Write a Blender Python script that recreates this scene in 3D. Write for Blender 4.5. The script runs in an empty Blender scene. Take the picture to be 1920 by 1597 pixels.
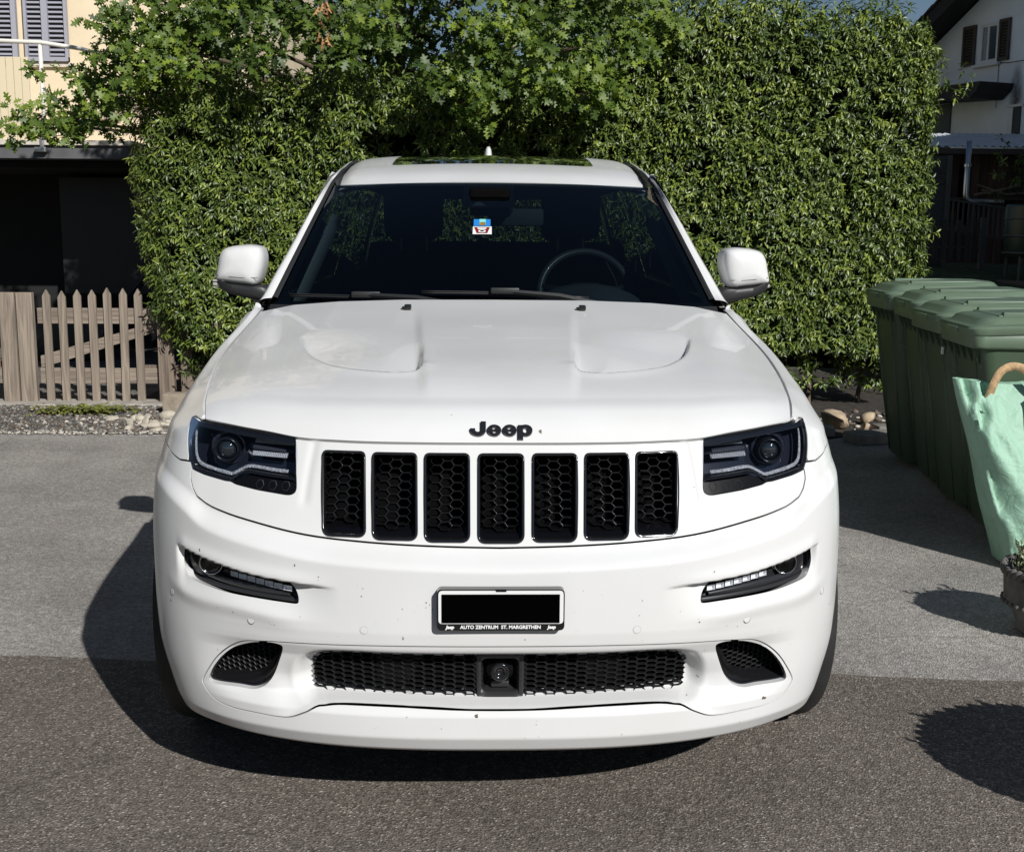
import bpy, bmesh, math, random
import numpy as np
from mathutils import Vector, Matrix
R=math.radians
SC=bpy.context.scene
COL=SC.collection
random.seed(7); RNG=np.random.default_rng(7)

# ------------------------------------------------------------------ camera
cam_d=bpy.data.cameras.new('camera'); cam=bpy.data.objects.new('camera',cam_d); COL.objects.link(cam)
cam_d.sensor_width=36; cam_d.lens=36*2190/1920; cam_d.clip_start=.05; cam_d.clip_end=2000
_pt,_yw,_rl=.16426,.02633,.0065
_f=Vector((math.sin(_yw)*math.cos(_pt),math.cos(_yw)*math.cos(_pt),-math.sin(_pt)))
_r=Vector((math.cos(_yw),-math.sin(_yw),0)); _u=_r.cross(_f)
_r2=_r*math.cos(_rl)+_u*math.sin(_rl); _u2=-_r*math.sin(_rl)+_u*math.cos(_rl)
M3=Matrix((_r2,_u2,-_f)).transposed()
cam.matrix_world=Matrix.Translation((-.0454,-2.5876,1.45))@M3.to_4x4()
SC.camera=cam
# ------------------------------------------------------------------ light
SUN=Vector((.80,-1.47,1.09)).normalized()          # towards the sun
world=bpy.data.worlds.new('World'); SC.world=world; world.use_nodes=True
nt=world.node_tree; bg=nt.nodes['Background']
sky=nt.nodes.new('ShaderNodeTexSky'); sky.sky_type='NISHITA'; sky.sun_disc=False
sky.sun_elevation=math.asin(SUN.z); sky.sun_rotation=math.atan2(SUN.x,SUN.y)
sky.air_density=1.0; sky.dust_density=.15; sky.ozone_density=2.0
nt.links.new(sky.outputs[0],bg.inputs[0]); bg.inputs[1].default_value=.045
sl=bpy.data.lights.new('sun','SUN'); sl.energy=5.0; sl.angle=R(.53); sl.color=(1,.98,.945)
so=bpy.data.objects.new('sun',sl); COL.objects.link(so); so.rotation_euler=(-SUN).to_track_quat('-Z','Y').to_euler(); so.location=(4,-8,9)
SC.view_settings.view_transform='Standard'; SC.view_settings.look='None'; SC.view_settings.gamma=1; SC.view_settings.exposure=.0
SC.view_settings.use_curve_mapping=False
SC.cycles.max_bounces=10; SC.cycles.transparent_max_bounces=24; SC.cycles.caustics_reflective=False; SC.cycles.caustics_refractive=False

# ------------------------------------------------------------------ materials
MATS={}
def mat(name,col=(.5,.5,.5),rough=.5,metal=0.,coat=0.,coatr=.03,spec=.5,var=0.,vscale=8.,bump=0.,bscale=60.,col2=None,stretch=None,emit=None,trans=0.,ior=None):
    if name in MATS: return MATS[name]
    m=bpy.data.materials.new(name); m.use_nodes=True; t=m.node_tree; b=t.nodes['Principled BSDF']
    b.inputs['Base Color'].default_value=(*col,1); b.inputs['Roughness'].default_value=rough; b.inputs['Metallic'].default_value=metal
    b.inputs['Coat Weight'].default_value=coat; b.inputs['Coat Roughness'].default_value=coatr; b.inputs['Specular IOR Level'].default_value=spec
    if trans: b.inputs['Transmission Weight'].default_value=trans
    if ior: b.inputs['IOR'].default_value=ior
    N=t.nodes; L=t.links
    tc=N.new('ShaderNodeTexCoord'); mp=N.new('ShaderNodeMapping'); L.new(tc.outputs['Object'],mp.inputs[0])
    if stretch: mp.inputs['Scale'].default_value=stretch
    if var or col2:
        n=N.new('ShaderNodeTexNoise'); n.inputs['Scale'].default_value=vscale; n.inputs['Detail'].default_value=6; L.new(mp.outputs[0],n.inputs[0])
        r=N.new('ShaderNodeValToRGB'); r.color_ramp.elements[0].position=.3; r.color_ramp.elements[1].position=.7
        c2=col2 or tuple(min(1,c*(1+var)) for c in col); c1=col if col2 else tuple(c*(1-var) for c in col)
        r.color_ramp.elements[0].color=(*c1,1); r.color_ramp.elements[1].color=(*c2,1)
        L.new(n.outputs[0],r.inputs[0]); L.new(r.outputs[0],b.inputs['Base Color'])
    if bump:
        n2=N.new('ShaderNodeTexNoise'); n2.inputs['Scale'].default_value=bscale; n2.inputs['Detail'].default_value=5; L.new(mp.outputs[0],n2.inputs[0])
        bp=N.new('ShaderNodeBump'); bp.inputs['Strength'].default_value=bump; bp.inputs['Distance'].default_value=.01
        L.new(n2.outputs[0],bp.inputs['Height']); L.new(bp.outputs[0],b.inputs['Normal'])
    if emit: b.inputs['Emission Color'].default_value=(*emit,1); b.inputs['Emission Strength'].default_value=1
    MATS[name]=m; return m

def glass_mat(name,tint=(.5,.55,.55),rough=0.0,refl=1.0,ior=1.5):
    if name in MATS: return MATS[name]
    m=bpy.data.materials.new(name); m.use_nodes=True; t=m.node_tree; N=t.nodes; L=t.links; N.clear()
    o=N.new('ShaderNodeOutputMaterial'); mx=N.new('ShaderNodeMixShader'); tr=N.new('ShaderNodeBsdfTransparent'); gl=N.new('ShaderNodeBsdfGlossy'); fr=N.new('ShaderNodeFresnel')
    tr.inputs[0].default_value=(*tint,1); gl.inputs['Roughness'].default_value=rough; fr.inputs[0].default_value=ior
    gl.inputs[0].default_value=(refl,refl,refl,1)
    L.new(fr.outputs[0],mx.inputs[0]); L.new(tr.outputs[0],mx.inputs[1]); L.new(gl.outputs[0],mx.inputs[2]); L.new(mx.outputs[0],o.inputs[0])
    MATS[name]=m; return m

# ------------------------------------------------------------------ object helpers
def tag(o,label=None,cat=None,group=None,kind=None):
    if label:o['label']=label
    if cat:o['category']=cat
    if group:o['group']=group
    if kind:o['kind']=kind
    return o
def empty(name,loc=(0,0,0),rz=0.):
    o=bpy.data.objects.new(name,None); COL.objects.link(o); o.location=loc; o.rotation_euler=(0,0,rz); o.empty_display_size=.1; return o
def mesh_data(name,V,F,mats=(),smooth=False,normals=None,fm=None):
    me=bpy.data.meshes.new(name); me.from_pydata([tuple(map(float,v)) for v in V],[],[tuple(map(int,f)) for f in F])
    for m in (mats if isinstance(mats,(list,tuple)) else [mats]): me.materials.append(m)
    if fm is not None: me.polygons.foreach_set('material_index',np.asarray(fm,dtype=np.int32))
    if smooth: me.polygons.foreach_set('use_smooth',np.ones(len(me.polygons),bool))
    me.update()
    if normals is not None: me.normals_split_custom_set_from_vertices([tuple(map(float,n)) for n in normals])
    return me
def obj(name,V,F,mats,parent=None,smooth=False,normals=None,fm=None,loc=None):
    o=bpy.data.objects.new(name,mesh_data(name,V,F,mats,smooth,normals,fm)); COL.objects.link(o)
    if parent is not None: o.parent=parent
    if loc is not None: o.location=loc
    return o
def link(name,me,parent=None,loc=(0,0,0),rot=(0,0,0),scale=(1,1,1)):
    o=bpy.data.objects.new(name,me); COL.objects.link(o); o.parent=parent; o.location=loc; o.rotation_euler=rot; o.scale=scale; return o
class MB:
    """collects simple shapes into one mesh"""
    def __init__(s): s.V=[]; s.F=[]; s.fm=[]
    def add(s,V,F,m=0):
        b=len(s.V); s.V+= [tuple(map(float,v)) for v in V]; s.F+=[tuple(int(i)+b for i in f) for f in F]; s.fm+=[m]*len(F); return s
    def box(s,a,b,m=0,bev=0.):
        a=np.minimum(a,b) if bev==0 else np.array(a); 
        x0,y0,z0=[min(p,q) for p,q in zip(a,b)]; x1,y1,z1=[max(p,q) for p,q in zip(a,b)]
        if bev<=0:
            V=[(x0,y0,z0),(x1,y0,z0),(x1,y1,z0),(x0,y1,z0),(x0,y0,z1),(x1,y0,z1),(x1,y1,z1),(x0,y1,z1)]
            F=[(0,3,2,1),(4,5,6,7),(0,1,5,4),(1,2,6,5),(2,3,7,6),(3,0,4,7)]; return s.add(V,F,m)
        return s._bbox((x0,y0,z0),(x1,y1,z1),bev,m)
    def _bbox(s,a,b,r,m):
        bm=bmesh.new(); bmesh.ops.create_cube(bm,size=1)
        for v in bm.verts:
            v.co=Vector([(a[i]+b[i])/2+v.co[i]*(b[i]-a[i]) for i in range(3)])
        bmesh.ops.bevel(bm,geom=bm.edges[:],offset=r,segments=2,affect='EDGES',profile=.6)
        bm.verts.index_update(); V=[tuple(v.co) for v in bm.verts]; F=[tuple(v.index for v in f.verts) for f in bm.faces]; bm.free(); return s.add(V,F,m)
    def tube(s,pts,r,n=8,m=0,cap=True):
        pts=[Vector(p) for p in pts]; rr=r if isinstance(r,(list,tuple)) else [r]*len(pts)
        V=[];F=[]; up=None
        for i,p in enumerate(pts):
            d=(pts[min(i+1,len(pts)-1)]-pts[max(i-1,0)]).normalized()
            if up is None: up=Vector((0,0,1)) if abs(d.z)<.9 else Vector((1,0,0))
            a=d.cross(up).normalized(); b=a.cross(d).normalized(); up=b
            for k in range(n):
                t=2*math.pi*k/n; V.append(p+a*math.cos(t)*rr[i]+b*math.sin(t)*rr[i])
        for i in range(len(pts)-1):
            for k in range(n): F.append((i*n+k,i*n+(k+1)%n,(i+1)*n+(k+1)%n,(i+1)*n+k))
        if cap: F.append(tuple(range(n))[::-1]); F.append(tuple(range((len(pts)-1)*n,len(pts)*n)))
        return s.add(V,[f for f in F],m)
    def lathe(s,prof,c=(0,0,0),n=24,m=0,axis='z'):
        V=[];F=[]
        for r,h in prof:
            for k in range(n):
                t=2*math.pi*k/n; q=(r*math.cos(t),r*math.sin(t),h)
                if axis=='y': q=(q[0],q[2],q[1])
                if axis=='x': q=(q[2],q[0],q[1])
                V.append(tuple(a+b for a,b in zip(q,c)))
        for i in range(len(prof)-1):
            for k in range(n): F.append((i*n+k,i*n+(k+1)%n,(i+1)*n+(k+1)%n,(i+1)*n+k))
        return s.add(V,F,m)
    def prism(s,poly,ax,a,b,m=0):
        """extrude 2D polygon along axis ax from a to b"""
        n=len(poly)
        def mk(p,h):
            if ax=='y': return (p[0],h,p[1])
            if ax=='x': return (h,p[0],p[1])
            return (p[0],p[1],h)
        V=[mk(p,a) for p in poly]+[mk(p,b) for p in poly]
        F=[tuple(range(n)),tuple(range(n,2*n))[::-1]]+[(i,i+n,(i+1)%n+n,(i+1)%n) for i in range(n)]
        return s.add(V,F,m)
    def obj(s,name,mats,parent=None,smooth=False,fix=True,loc=None):
        o=obj(name,s.V,s.F,mats,parent,smooth,None,s.fm if isinstance(mats,(list,tuple)) and len(mats)>1 else None,loc)
        if fix:
            bm=bmesh.new(); bm.from_mesh(o.data); bmesh.ops.recalc_face_normals(bm,faces=bm.faces); bm.to_mesh(o.data); bm.free()
        return o
def autosmooth(o,ang=35):
    me=o.data; me.polygons.foreach_set('use_smooth',np.ones(len(me.polygons),bool))
    try: me.set_sharp_from_angle(angle=R(ang))
    except Exception: pass
    return o
def copy_tree(o,parent=None):
    c=o.copy(); COL.objects.link(c); c.parent=parent
    if parent is not None: c.matrix_parent_inverse=o.matrix_parent_inverse.copy()
    for ch in list(o.children): copy_tree(ch,c)
    return c
# ------------------------------------------------------------------ numeric helpers
def cat_closed(P,n=8):
    P=np.asarray(P,float); k=len(P); o=[]
    for i in range(k):
        a,b,c,d=P[i-1],P[i],P[(i+1)%k],P[(i+2)%k]
        for j in range(n):
            t=j/n; o.append(.5*((2*b)+(c-a)*t+(2*a-5*b+4*c-d)*t*t+(3*b-a-3*c+d)*t**3))
    return np.array(o)
def cat_open(P,n=8):
    P=np.asarray(P,float); Q=np.vstack([2*P[0]-P[1],P,2*P[-1]-P[-2]]); o=[]
    for i in range(1,len(Q)-2):
        a,b,c,d=Q[i-1],Q[i],Q[i+1],Q[i+2]
        for j in range(n):
            t=j/n; o.append(.5*((2*b)+(c-a)*t+(2*a-5*b+4*c-d)*t*t+(3*b-a-3*c+d)*t**3))
    o.append(P[-1]); return np.array(o)
def round_poly(P,r,n=4):
    """polygon with rounded corners"""
    P=np.asarray(P,float); o=[]; k=len(P); rr=r if np.ndim(r) else [r]*k
    for i in range(k):
        a,b,c=P[i-1],P[i],P[(i+1)%k]; u=(a-b);v=(c-b);lu=np.linalg.norm(u);lv=np.linalg.norm(v)
        d=min(rr[i],lu*.45,lv*.45); p0=b+u/lu*d; p1=b+v/lv*d
        if d<1e-6: o.append(b); continue
        for j in range(n+1):
            t=j/n; o.append((1-t)**2*p0+2*t*(1-t)*b+t*t*p1)
    return np.array(o)
def sdf(Q,poly):
    """signed distance of points Q (n,2) to closed polygon, negative inside"""
    Q=np.asarray(Q,float); d2=np.full(len(Q),1e9); ins=np.zeros(len(Q),bool); k=len(poly)
    for i in range(k):
        a=poly[i]; b=poly[(i+1)%k]; e=b-a; w=Q-a; t=np.clip((w@e)/max(e@e,1e-18),0,1); r=w-t[:,None]*e
        d2=np.minimum(d2,(r*r).sum(1))
        c=((a[1]<=Q[:,1])!=(b[1]<=Q[:,1]))
        if c.any():
            xs=a[0]+(Q[:,1]-a[1])*(e[0])/(e[1] if e[1]!=0 else 1e-18); ins^= c&(Q[:,0]<xs)
    d=np.sqrt(d2); return np.where(ins,-d,d)
def grid(nu,nv):
    i,j=np.meshgrid(np.arange(nu-1),np.arange(nv-1),indexing='ij'); a=i*nv+j
    return np.concatenate([np.stack([a,a+nv,a+nv+1],-1).reshape(-1,3),np.stack([a,a+nv+1,a+1],-1).reshape(-1,3)])
def vnormals(V,F):
    n=np.cross(V[F[:,1]]-V[F[:,0]],V[F[:,2]]-V[F[:,0]]); N=np.zeros_like(V)
    for k in range(3): np.add.at(N,F[:,k],n)
    return N/np.maximum(np.linalg.norm(N,axis=1,keepdims=True),1e-12)
def clip(A,F,f):
    """keep f<=0; A (n,k) vertex attributes, F triangles"""
    f=np.where(np.abs(f)<1e-7,-1e-7,f); ins=f<=0; c=ins[F].sum(1); out=[F[c==3]]; A=list(A[:]); n0=len(A); new=[]; em={}
    def ev(a,b):
        key=(a,b) if a<b else (b,a)
        if key not in em:
            t=f[a]/(f[a]-f[b]); t=min(max(t,.0),1.0); em[key]=n0+len(new); new.append(A[a]*(1-t)+A[b]*t)
        return em[key]
    tr=[]
    for t in F[(c==1)|(c==2)].tolist():
        k=[ins[q] for q in t]
        if sum(k)==1:
            i=k.index(True); a,b,d=t[i],t[(i+1)%3],t[(i+2)%3]; tr.append((a,ev(a,b),ev(a,d)))
        else:
            i=k.index(False); a,b,d=t[i],t[(i+1)%3],t[(i+2)%3]; p=ev(a,b); q=ev(a,d); tr.append((p,b,d)); tr.append((p,d,q))
    if tr: out.append(np.array(tr))
    F2=np.concatenate(out); A2=np.vstack([np.array(A),np.array(new)]) if new else np.array(A)
    u,inv=np.unique(F2,return_inverse=True); return A2[u],inv.reshape(F2.shape)
def border(F):
    e=np.concatenate([F[:,[0,1]],F[:,[1,2]],F[:,[2,0]]]); k=np.sort(e,1); u,i,c=np.unique(k,axis=0,return_index=True,return_counts=True)
    return e[i[c==1]]
def flange(V,N,F,depth=.012,vec=None,skip=None):
    """adds walls going inward from all open borders; returns V,N,F lists"""
    B=border(F)
    if skip is not None and len(B): B=B[~(skip[B[:,0]]&skip[B[:,1]])]
    nv=len(V); V2=[];N2=[];F2=[]
    for a,b in B:
        da=-N[a]*depth if vec is None else np.array(vec)*depth; db=-N[b]*depth if vec is None else np.array(vec)*depth
        fn=np.cross(V[b]-V[a],da); fn=fn/max(np.linalg.norm(fn),1e-12)
        i=nv+len(V2); V2+=[V[a],V[b],V[b]+db,V[a]+da]; N2+=[-fn]*4; F2.append((i+1,i,i+3)); F2.append((i+1,i+3,i+2))
    if not V2: return V,N,F
    return np.vstack([V,V2]),np.vstack([N,N2]),np.vstack([F,F2])
NS=2.6; AREF=.70; WREF=.965
_th=np.concatenate([np.linspace(0,.02,400)[:-1]**1,np.linspace(.02,np.pi/2,6000)])
_cx=np.sin(_th)**(2/NS); _cy=1-np.clip(np.cos(_th),0,1)**(2/NS)
_sl=np.concatenate([[0],np.cumsum(np.hypot(np.diff(_cx*WREF),np.diff(_cy*AREF)))])
SMAX=_sl[-1]
def sm(a,b,t):
    t=np.clip((t-a)/(b-a),0,1); return t*t*(3-2*t)
_wz=np.array([.10,.2,.225,.26,.35,.47,.59,.75,.86,.92,.96,1.02]); _ww=np.array([.80,.875,.90,.92,.950,.968,.972,.966,.945,.925,.91,.88])
_zs=None
def cub(xp,yp,x):
    # monotone-ish cubic through points (Catmull-Rom tangents)
    xp=np.asarray(xp,float); yp=np.asarray(yp,float); m=np.gradient(yp,xp)
    i=np.clip(np.searchsorted(xp,x)-1,0,len(xp)-2); h=xp[i+1]-xp[i]; t=np.clip((x-xp[i])/h,0,1)
    return (2*t**3-3*t**2+1)*yp[i]+(t**3-2*t**2+t)*h*m[i]+(-2*t**3+3*t**2)*yp[i+1]+(t**3-t**2)*h*m[i+1]
SEAM_S=np.array([0,.10,.20,.326,.458,.60,.68,.745,.80,.9,1.0,1.4]); SEAM_Z=np.array([.726,.728,.731,.737,.747,.769,.783,.799,.825,.855,.87,.88])
_pz=np.array([.18,.225,.24,.275,.33,.345,.36,.40,.46,.49,.505,.53,.60,1.2])
_py=np.array([.10,.047,.02,.0,.0,.012,.03,.03,.022,.006,.003,.0,.0,.0])
def zseam(s): return cub(SEAM_S,SEAM_Z,np.abs(s))
def P(s,z):
    s=np.asarray(s,float); z=np.asarray(z,float); a=np.abs(s)
    W=cub(_wz,_ww,z); ac=np.minimum(a,SMAX)
    cx=np.interp(ac,_sl,_cx); cy=np.interp(ac,_sl,_cy)
    x=W*cx; x=x-(.034+.045*(1-sm(.20,.42,z)))*np.clip((x-.76)/.19,0,None)**2; y=AREF*cy+np.maximum(a-SMAX,0)
    # profile
    fade=1-sm(.55,1.0,a)
    d=zseam(s)-z
    up=np.where(d<0,(.045-.37*d),.045*(1-sm(0,.05,d)))
    up=up*(.75+.25*fade)
    lo=np.interp(z,_pz,_py)*np.where(z>.33,1-sm(.60,.80,a),1-.6*sm(.75,1.0,a))
    return np.stack([np.sign(s)*x if np.ndim(s) else np.sign(s)*x, y+up+lo, z+0*x],-1)
# ================================================================== CAR
# -- materials
def paint_mat():
    m=mat('white_paint',(.64,.64,.64),rough=.30,coat=.38,coatr=.015,spec=.15); t=m.node_tree; N=t.nodes; L=t.links; b=N['Principled BSDF']
    tc=N.new('ShaderNodeTexCoord'); v=N.new('ShaderNodeTexVoronoi'); v.inputs['Scale'].default_value=20; v.inputs['Randomness'].default_value=1
    nz=N.new('ShaderNodeTexNoise'); nz.inputs['Scale'].default_value=90; mixv=N.new('ShaderNodeMix'); mixv.data_type='VECTOR'; mixv.inputs[0].default_value=.012
    mpv=N.new('ShaderNodeMapping'); mpv.inputs['Scale'].default_value=(1,.07,1); L.new(tc.outputs['Object'],mpv.inputs[0]); L.new(mpv.outputs[0],mixv.inputs[4]); L.new(nz.outputs['Color'],mixv.inputs[5]); L.new(tc.outputs['Object'],nz.inputs[0]); L.new(mixv.outputs[1],v.inputs[0])
    # specks: random cell radius
    sep=N.new('ShaderNodeSeparateColor'); L.new(v.outputs['Color'],sep.inputs[0])
    ma=N.new('ShaderNodeMath'); ma.operation='POWER'; ma.inputs[1].default_value=4.5; L.new(sep.outputs[0],ma.inputs[0])
    mb=N.new('ShaderNodeMath'); mb.operation='MULTIPLY'; mb.inputs[1].default_value=.10; L.new(ma.outputs[0],mb.inputs[0])
    mc=N.new('ShaderNodeMath'); mc.operation='LESS_THAN'; L.new(v.outputs['Distance'],mc.inputs[0]); L.new(mb.outputs[0],mc.inputs[1])
    # only the front (bugs and stone chips): y < .25
    sx=N.new('ShaderNodeSeparateXYZ'); L.new(tc.outputs['Object'],sx.inputs[0]); fr=N.new('ShaderNodeMapRange'); fr.inputs[1].default_value=.12; fr.inputs[2].default_value=.45; fr.inputs[3].default_value=1; fr.inputs[4].default_value=0; L.new(sx.outputs[1],fr.inputs[0])
    md=N.new('ShaderNodeMath'); md.operation='MULTIPLY'; L.new(mc.outputs[0],md.inputs[0]); L.new(fr.outputs[0],md.inputs[1])
    n2=N.new('ShaderNodeTexNoise'); n2.inputs['Scale'].default_value=3.5; n2.inputs['Detail'].default_value=7; L.new(tc.outputs['Object'],n2.inputs[0])
    rp=N.new('ShaderNodeValToRGB'); rp.color_ramp.elements[0].position=.35; rp.color_ramp.elements[1].position=.7; rp.color_ramp.elements[0].color=(.62,.618,.61,1); rp.color_ramp.elements[1].color=(.655,.655,.654,1); L.new(n2.outputs[0],rp.inputs[0])
    mx=N.new('ShaderNodeMix'); mx.data_type='RGBA'; L.new(md.outputs[0],mx.inputs[0]); L.new(rp.outputs[0],mx.inputs[6]); mx.inputs[7].default_value=(.12,.10,.085,1); L.new(mx.outputs[2],b.inputs['Base Color'])
    return m
PAINT=paint_mat()
BLK=mat('gloss_black',(.008,.008,.009),rough=.12,coat=.6,spec=.5)
CHR=mat('dark_chrome',(.10,.10,.105),rough=.12,metal=1.0)
PLA=mat('black_plastic',(.018,.018,.019),rough=.45,bump=.05,bscale=300)
MAT=mat('matte_black',(.010,.010,.011),rough=.8)
VOID=mat('dark_void',(.004,.004,.004),rough=1,spec=0)
RUB=mat('rubber',(.018,.018,.018),rough=.75,bump=.1,bscale=120)
SIL=mat('silver',(.75,.75,.76),rough=.22,metal=1.0)
NAVY=mat('lamp_housing',(.012,.014,.022),rough=.15,coat=.5)
CLEAR=mat('clear_plastic',(.55,.57,.6),rough=.25,spec=.8,var=.35,vscale=140,bump=.6,bscale=200)
LENS=glass_mat('lamp_lens',(.87,.89,.93),ior=1.25)
LENSD=glass_mat('projector_glass',(.35,.37,.4),ior=1.5)
WSG=glass_mat('windshield_glass',(.25,.315,.335),ior=1.52)
SIDEG=glass_mat('side_glass',(.06,.065,.065),ior=1.5)
REARG=glass_mat('rear_glass',(.30,.34,.34),ior=1.5)
INT=mat('interior_black',(.012,.013,.015),rough=.6)
INT2=mat('interior_grey',(.05,.055,.06),rough=.7)
PLATEW=mat('plate_white',(.72,.72,.72),rough=.35)
PLATEB=mat('plate_black',(.001,.001,.001),rough=.9,spec=0)
WHT=mat('white_print',(.8,.8,.8),rough=.5)
AMB=mat('grey_lamp_plastic',(.35,.34,.33),rough=.2,coat=.5)

car=empty('parked_car',(0,0,0))
tag(car,'white sport utility car parked facing forward with black seven-slot grille','car')

# outlines measured on the front surface, as (arc length from centre line, height) in metres
LENSO=np.array([(0.5239,0.9601),(0.6051,0.9693),(0.6872,0.9762),(0.7801,0.9839),(0.8323,0.987),(0.8922,0.99),(0.8895,0.976),(0.8785,0.9506),(0.8633,0.9258),(0.8408,0.8958),(0.822,0.8776),(0.8138,0.8714),(0.7674,0.8623),(0.6939,0.8531),(0.6781,0.8532),(0.6587,0.8661),(0.643,0.8728),(0.6231,0.8731),(0.574,0.8691),(0.511,0.8645),(0.4997,0.8641)])
HEXO=np.array([(0.4986,0.8641),(0.4955,0.8482),(0.4971,0.8388),(0.5071,0.8327),(0.5203,0.832),(0.5999,0.8391),(0.6664,0.8482),(0.691,0.8523),(0.6778,0.8523),(0.6584,0.8651),(0.6427,0.8719),(0.6229,0.8721),(0.5737,0.8681),(0.5108,0.8636)])
HOUS=np.vstack([LENSO[:15],[(.6664,.8482),(.5999,.8391),(.5203,.832),(.5071,.8327),(.4971,.8388),(.4955,.8482),(.4986,.8641)]])
FOG=np.array([(0.4722,0.5955),(0.4739,0.6076),(0.4808,0.6213),(0.4952,0.6343),(0.5123,0.64),(0.5974,0.6488),(0.6705,0.6604),(0.7532,0.6754),(0.8008,0.6854),(0.8065,0.6727),(0.8061,0.6494),(0.7972,0.6297),(0.7818,0.6155),(0.7422,0.6077),(0.6737,0.5996),(0.5999,0.595),(0.5318,0.5912),(0.4884,0.5891),(0.4756,0.5901)])
FOGLED=np.array([(0.4822,0.613),(0.485,0.623),(0.4954,0.6303),(0.5747,0.639),(0.6458,0.6471),(0.6657,0.6528),(0.6674,0.6443),(0.6465,0.6326),(0.5985,0.624),(0.5308,0.6148),(0.4919,0.6081)])
DUCT=np.array([(0.5185,0.4744),(0.5241,0.4853),(0.5525,0.489),(0.5983,0.4818),(0.6535,0.4598),(0.6932,0.4323),(0.7267,0.3983),(0.7452,0.3725),(0.7471,0.3611),(0.7303,0.3566),(0.6601,0.3564),(0.6187,0.3557),(0.5941,0.3614),(0.5721,0.3753),(0.5519,0.3993),(0.532,0.4397)])
DUCTM=np.array([(0.537,0.4771),(0.5539,0.4824),(0.5993,0.4777),(0.649,0.4561),(0.6889,0.4264),(0.7221,0.3927),(0.7355,0.3746),(0.6428,0.3804),(0.6041,0.3855),(0.5881,0.3943),(0.5672,0.4195),(0.5455,0.4579)])
INS=np.array([(0.1994,0.5003),(0.3905,0.4968),(0.5268,0.4925),(0.5709,0.4888),(0.6225,0.4814),(0.6665,0.4598),(0.7077,0.4295),(0.743,0.3927),(0.7711,0.3587),(0.7696,0.3454),(0.7552,0.3275),(0.7294,0.3138),(0.68,0.307),(0.6145,0.3063),(0.5538,0.3051),(0.5179,0.3089),(0.4812,0.3229),(0.4468,0.3391),(0.426,0.343),(0.3758,0.3478),(0.2307,0.3476),(0.0789,0.3434)])
INTK=np.array([(0.2254,0.4546),(0.3434,0.4562),(0.4151,0.4525),(0.4391,0.4421),(0.4512,0.4198),(0.4564,0.3887),(0.4508,0.3676),(0.4249,0.3646),(0.2795,0.3596),(0.1382,0.3581)])
mir=lambda A:np.vstack([A,(A*[-1,1])[::-1]])
INSF=cat_closed(mir(INS),6); INTKF=cat_closed(mir(INTK),6)
LENSC=cat_closed(LENSO,5); HEXC=cat_closed(HEXO,4); FOGC=cat_closed(FOG,5); DUCTC=cat_closed(DUCT,5); DUCTMC=cat_closed(DUCTM,5); FOGLEDC=cat_closed(FOGLED,4); HOUSC=round_poly(HOUS,.006,3)
SLOTS=[]   # centre, half-width top/bottom, z top/bottom
for c,wt,wb,zt,zb in [(0,.0575,.0540,.9345,.7365),(.1335,.0565,.0530,.9350,.7388),(.2638,.0565,.0530,.9352,.7420),(.3925,.0557,.0520,.9365,.7472)]:
    cb=c*.933
    for sg in ((1,) if c==0 else (-1,1)): SLOTS.append([(sg*c-wt,zt),(sg*c+wt,zt),(sg*cb+wb,zb),(sg*cb-wb,zb)])
SLOTS.sort(key=lambda q:q[0][0])
SLOTC=[round_poly(q,[.014,.014,.02,.02],5) for q in SLOTS]

BROW_S=np.array([.36,.42,.4722,.5123,.5974,.6705,.7532,.8008,.86,.95]); BROW_Z=np.array([.630,.634,.637,.6405,.6493,.6608,.6758,.6858,.697,.71])
def front(s,z,feat=True):
    """front surface with its recesses"""
    V=P(s,z)
    if feat:
        a=np.abs(s); zb=cub(BROW_S,BROW_Z,a); zl=zb-.085-.02*sm(.6,.8,a)
        tt=np.clip((z-zl)/(zb-zl),0,1)
        amp=sm(.37,.52,a)*(1-sm(.795,.835,a))
        D=.034*amp*tt**1.3*(1-sm(zb-.001,zb+.005,z)) - .006*amp*np.exp(-((z-zb-.012)/.018)**2)
        # ridge below the lamp
        D-=.007*sm(.44,.56,a)*(1-sm(.8,.9,a))*np.exp(-((z-zl)/.022)**2)
        # insert: dished towards the lower intake
        q=np.stack([s.ravel()*.55,z.ravel()],-1); pi=INTKF*[.55,1]
        di=sdf(q,pi).reshape(s.shape)
        insd=sdf(np.stack([s.ravel(),z.ravel()],-1),INSF).reshape(s.shape)
        w=sm(0,.012,-insd)
        D+=w*.05*(1-sm(0.,.03,di))
        # hollow between intake and duct
        D+=w*.018*np.exp(-((a-.50)/.05)**2-((z-.375)/.05)**2)
        # headlamp surround step on the grille panel
        hd=np.exp(-((a-.472)/.011)**2)*sm(.80,.83,z)*(1-sm(.95,.96,z)); D+=.004*hd
        V[...,1]+=D
    return V
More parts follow.
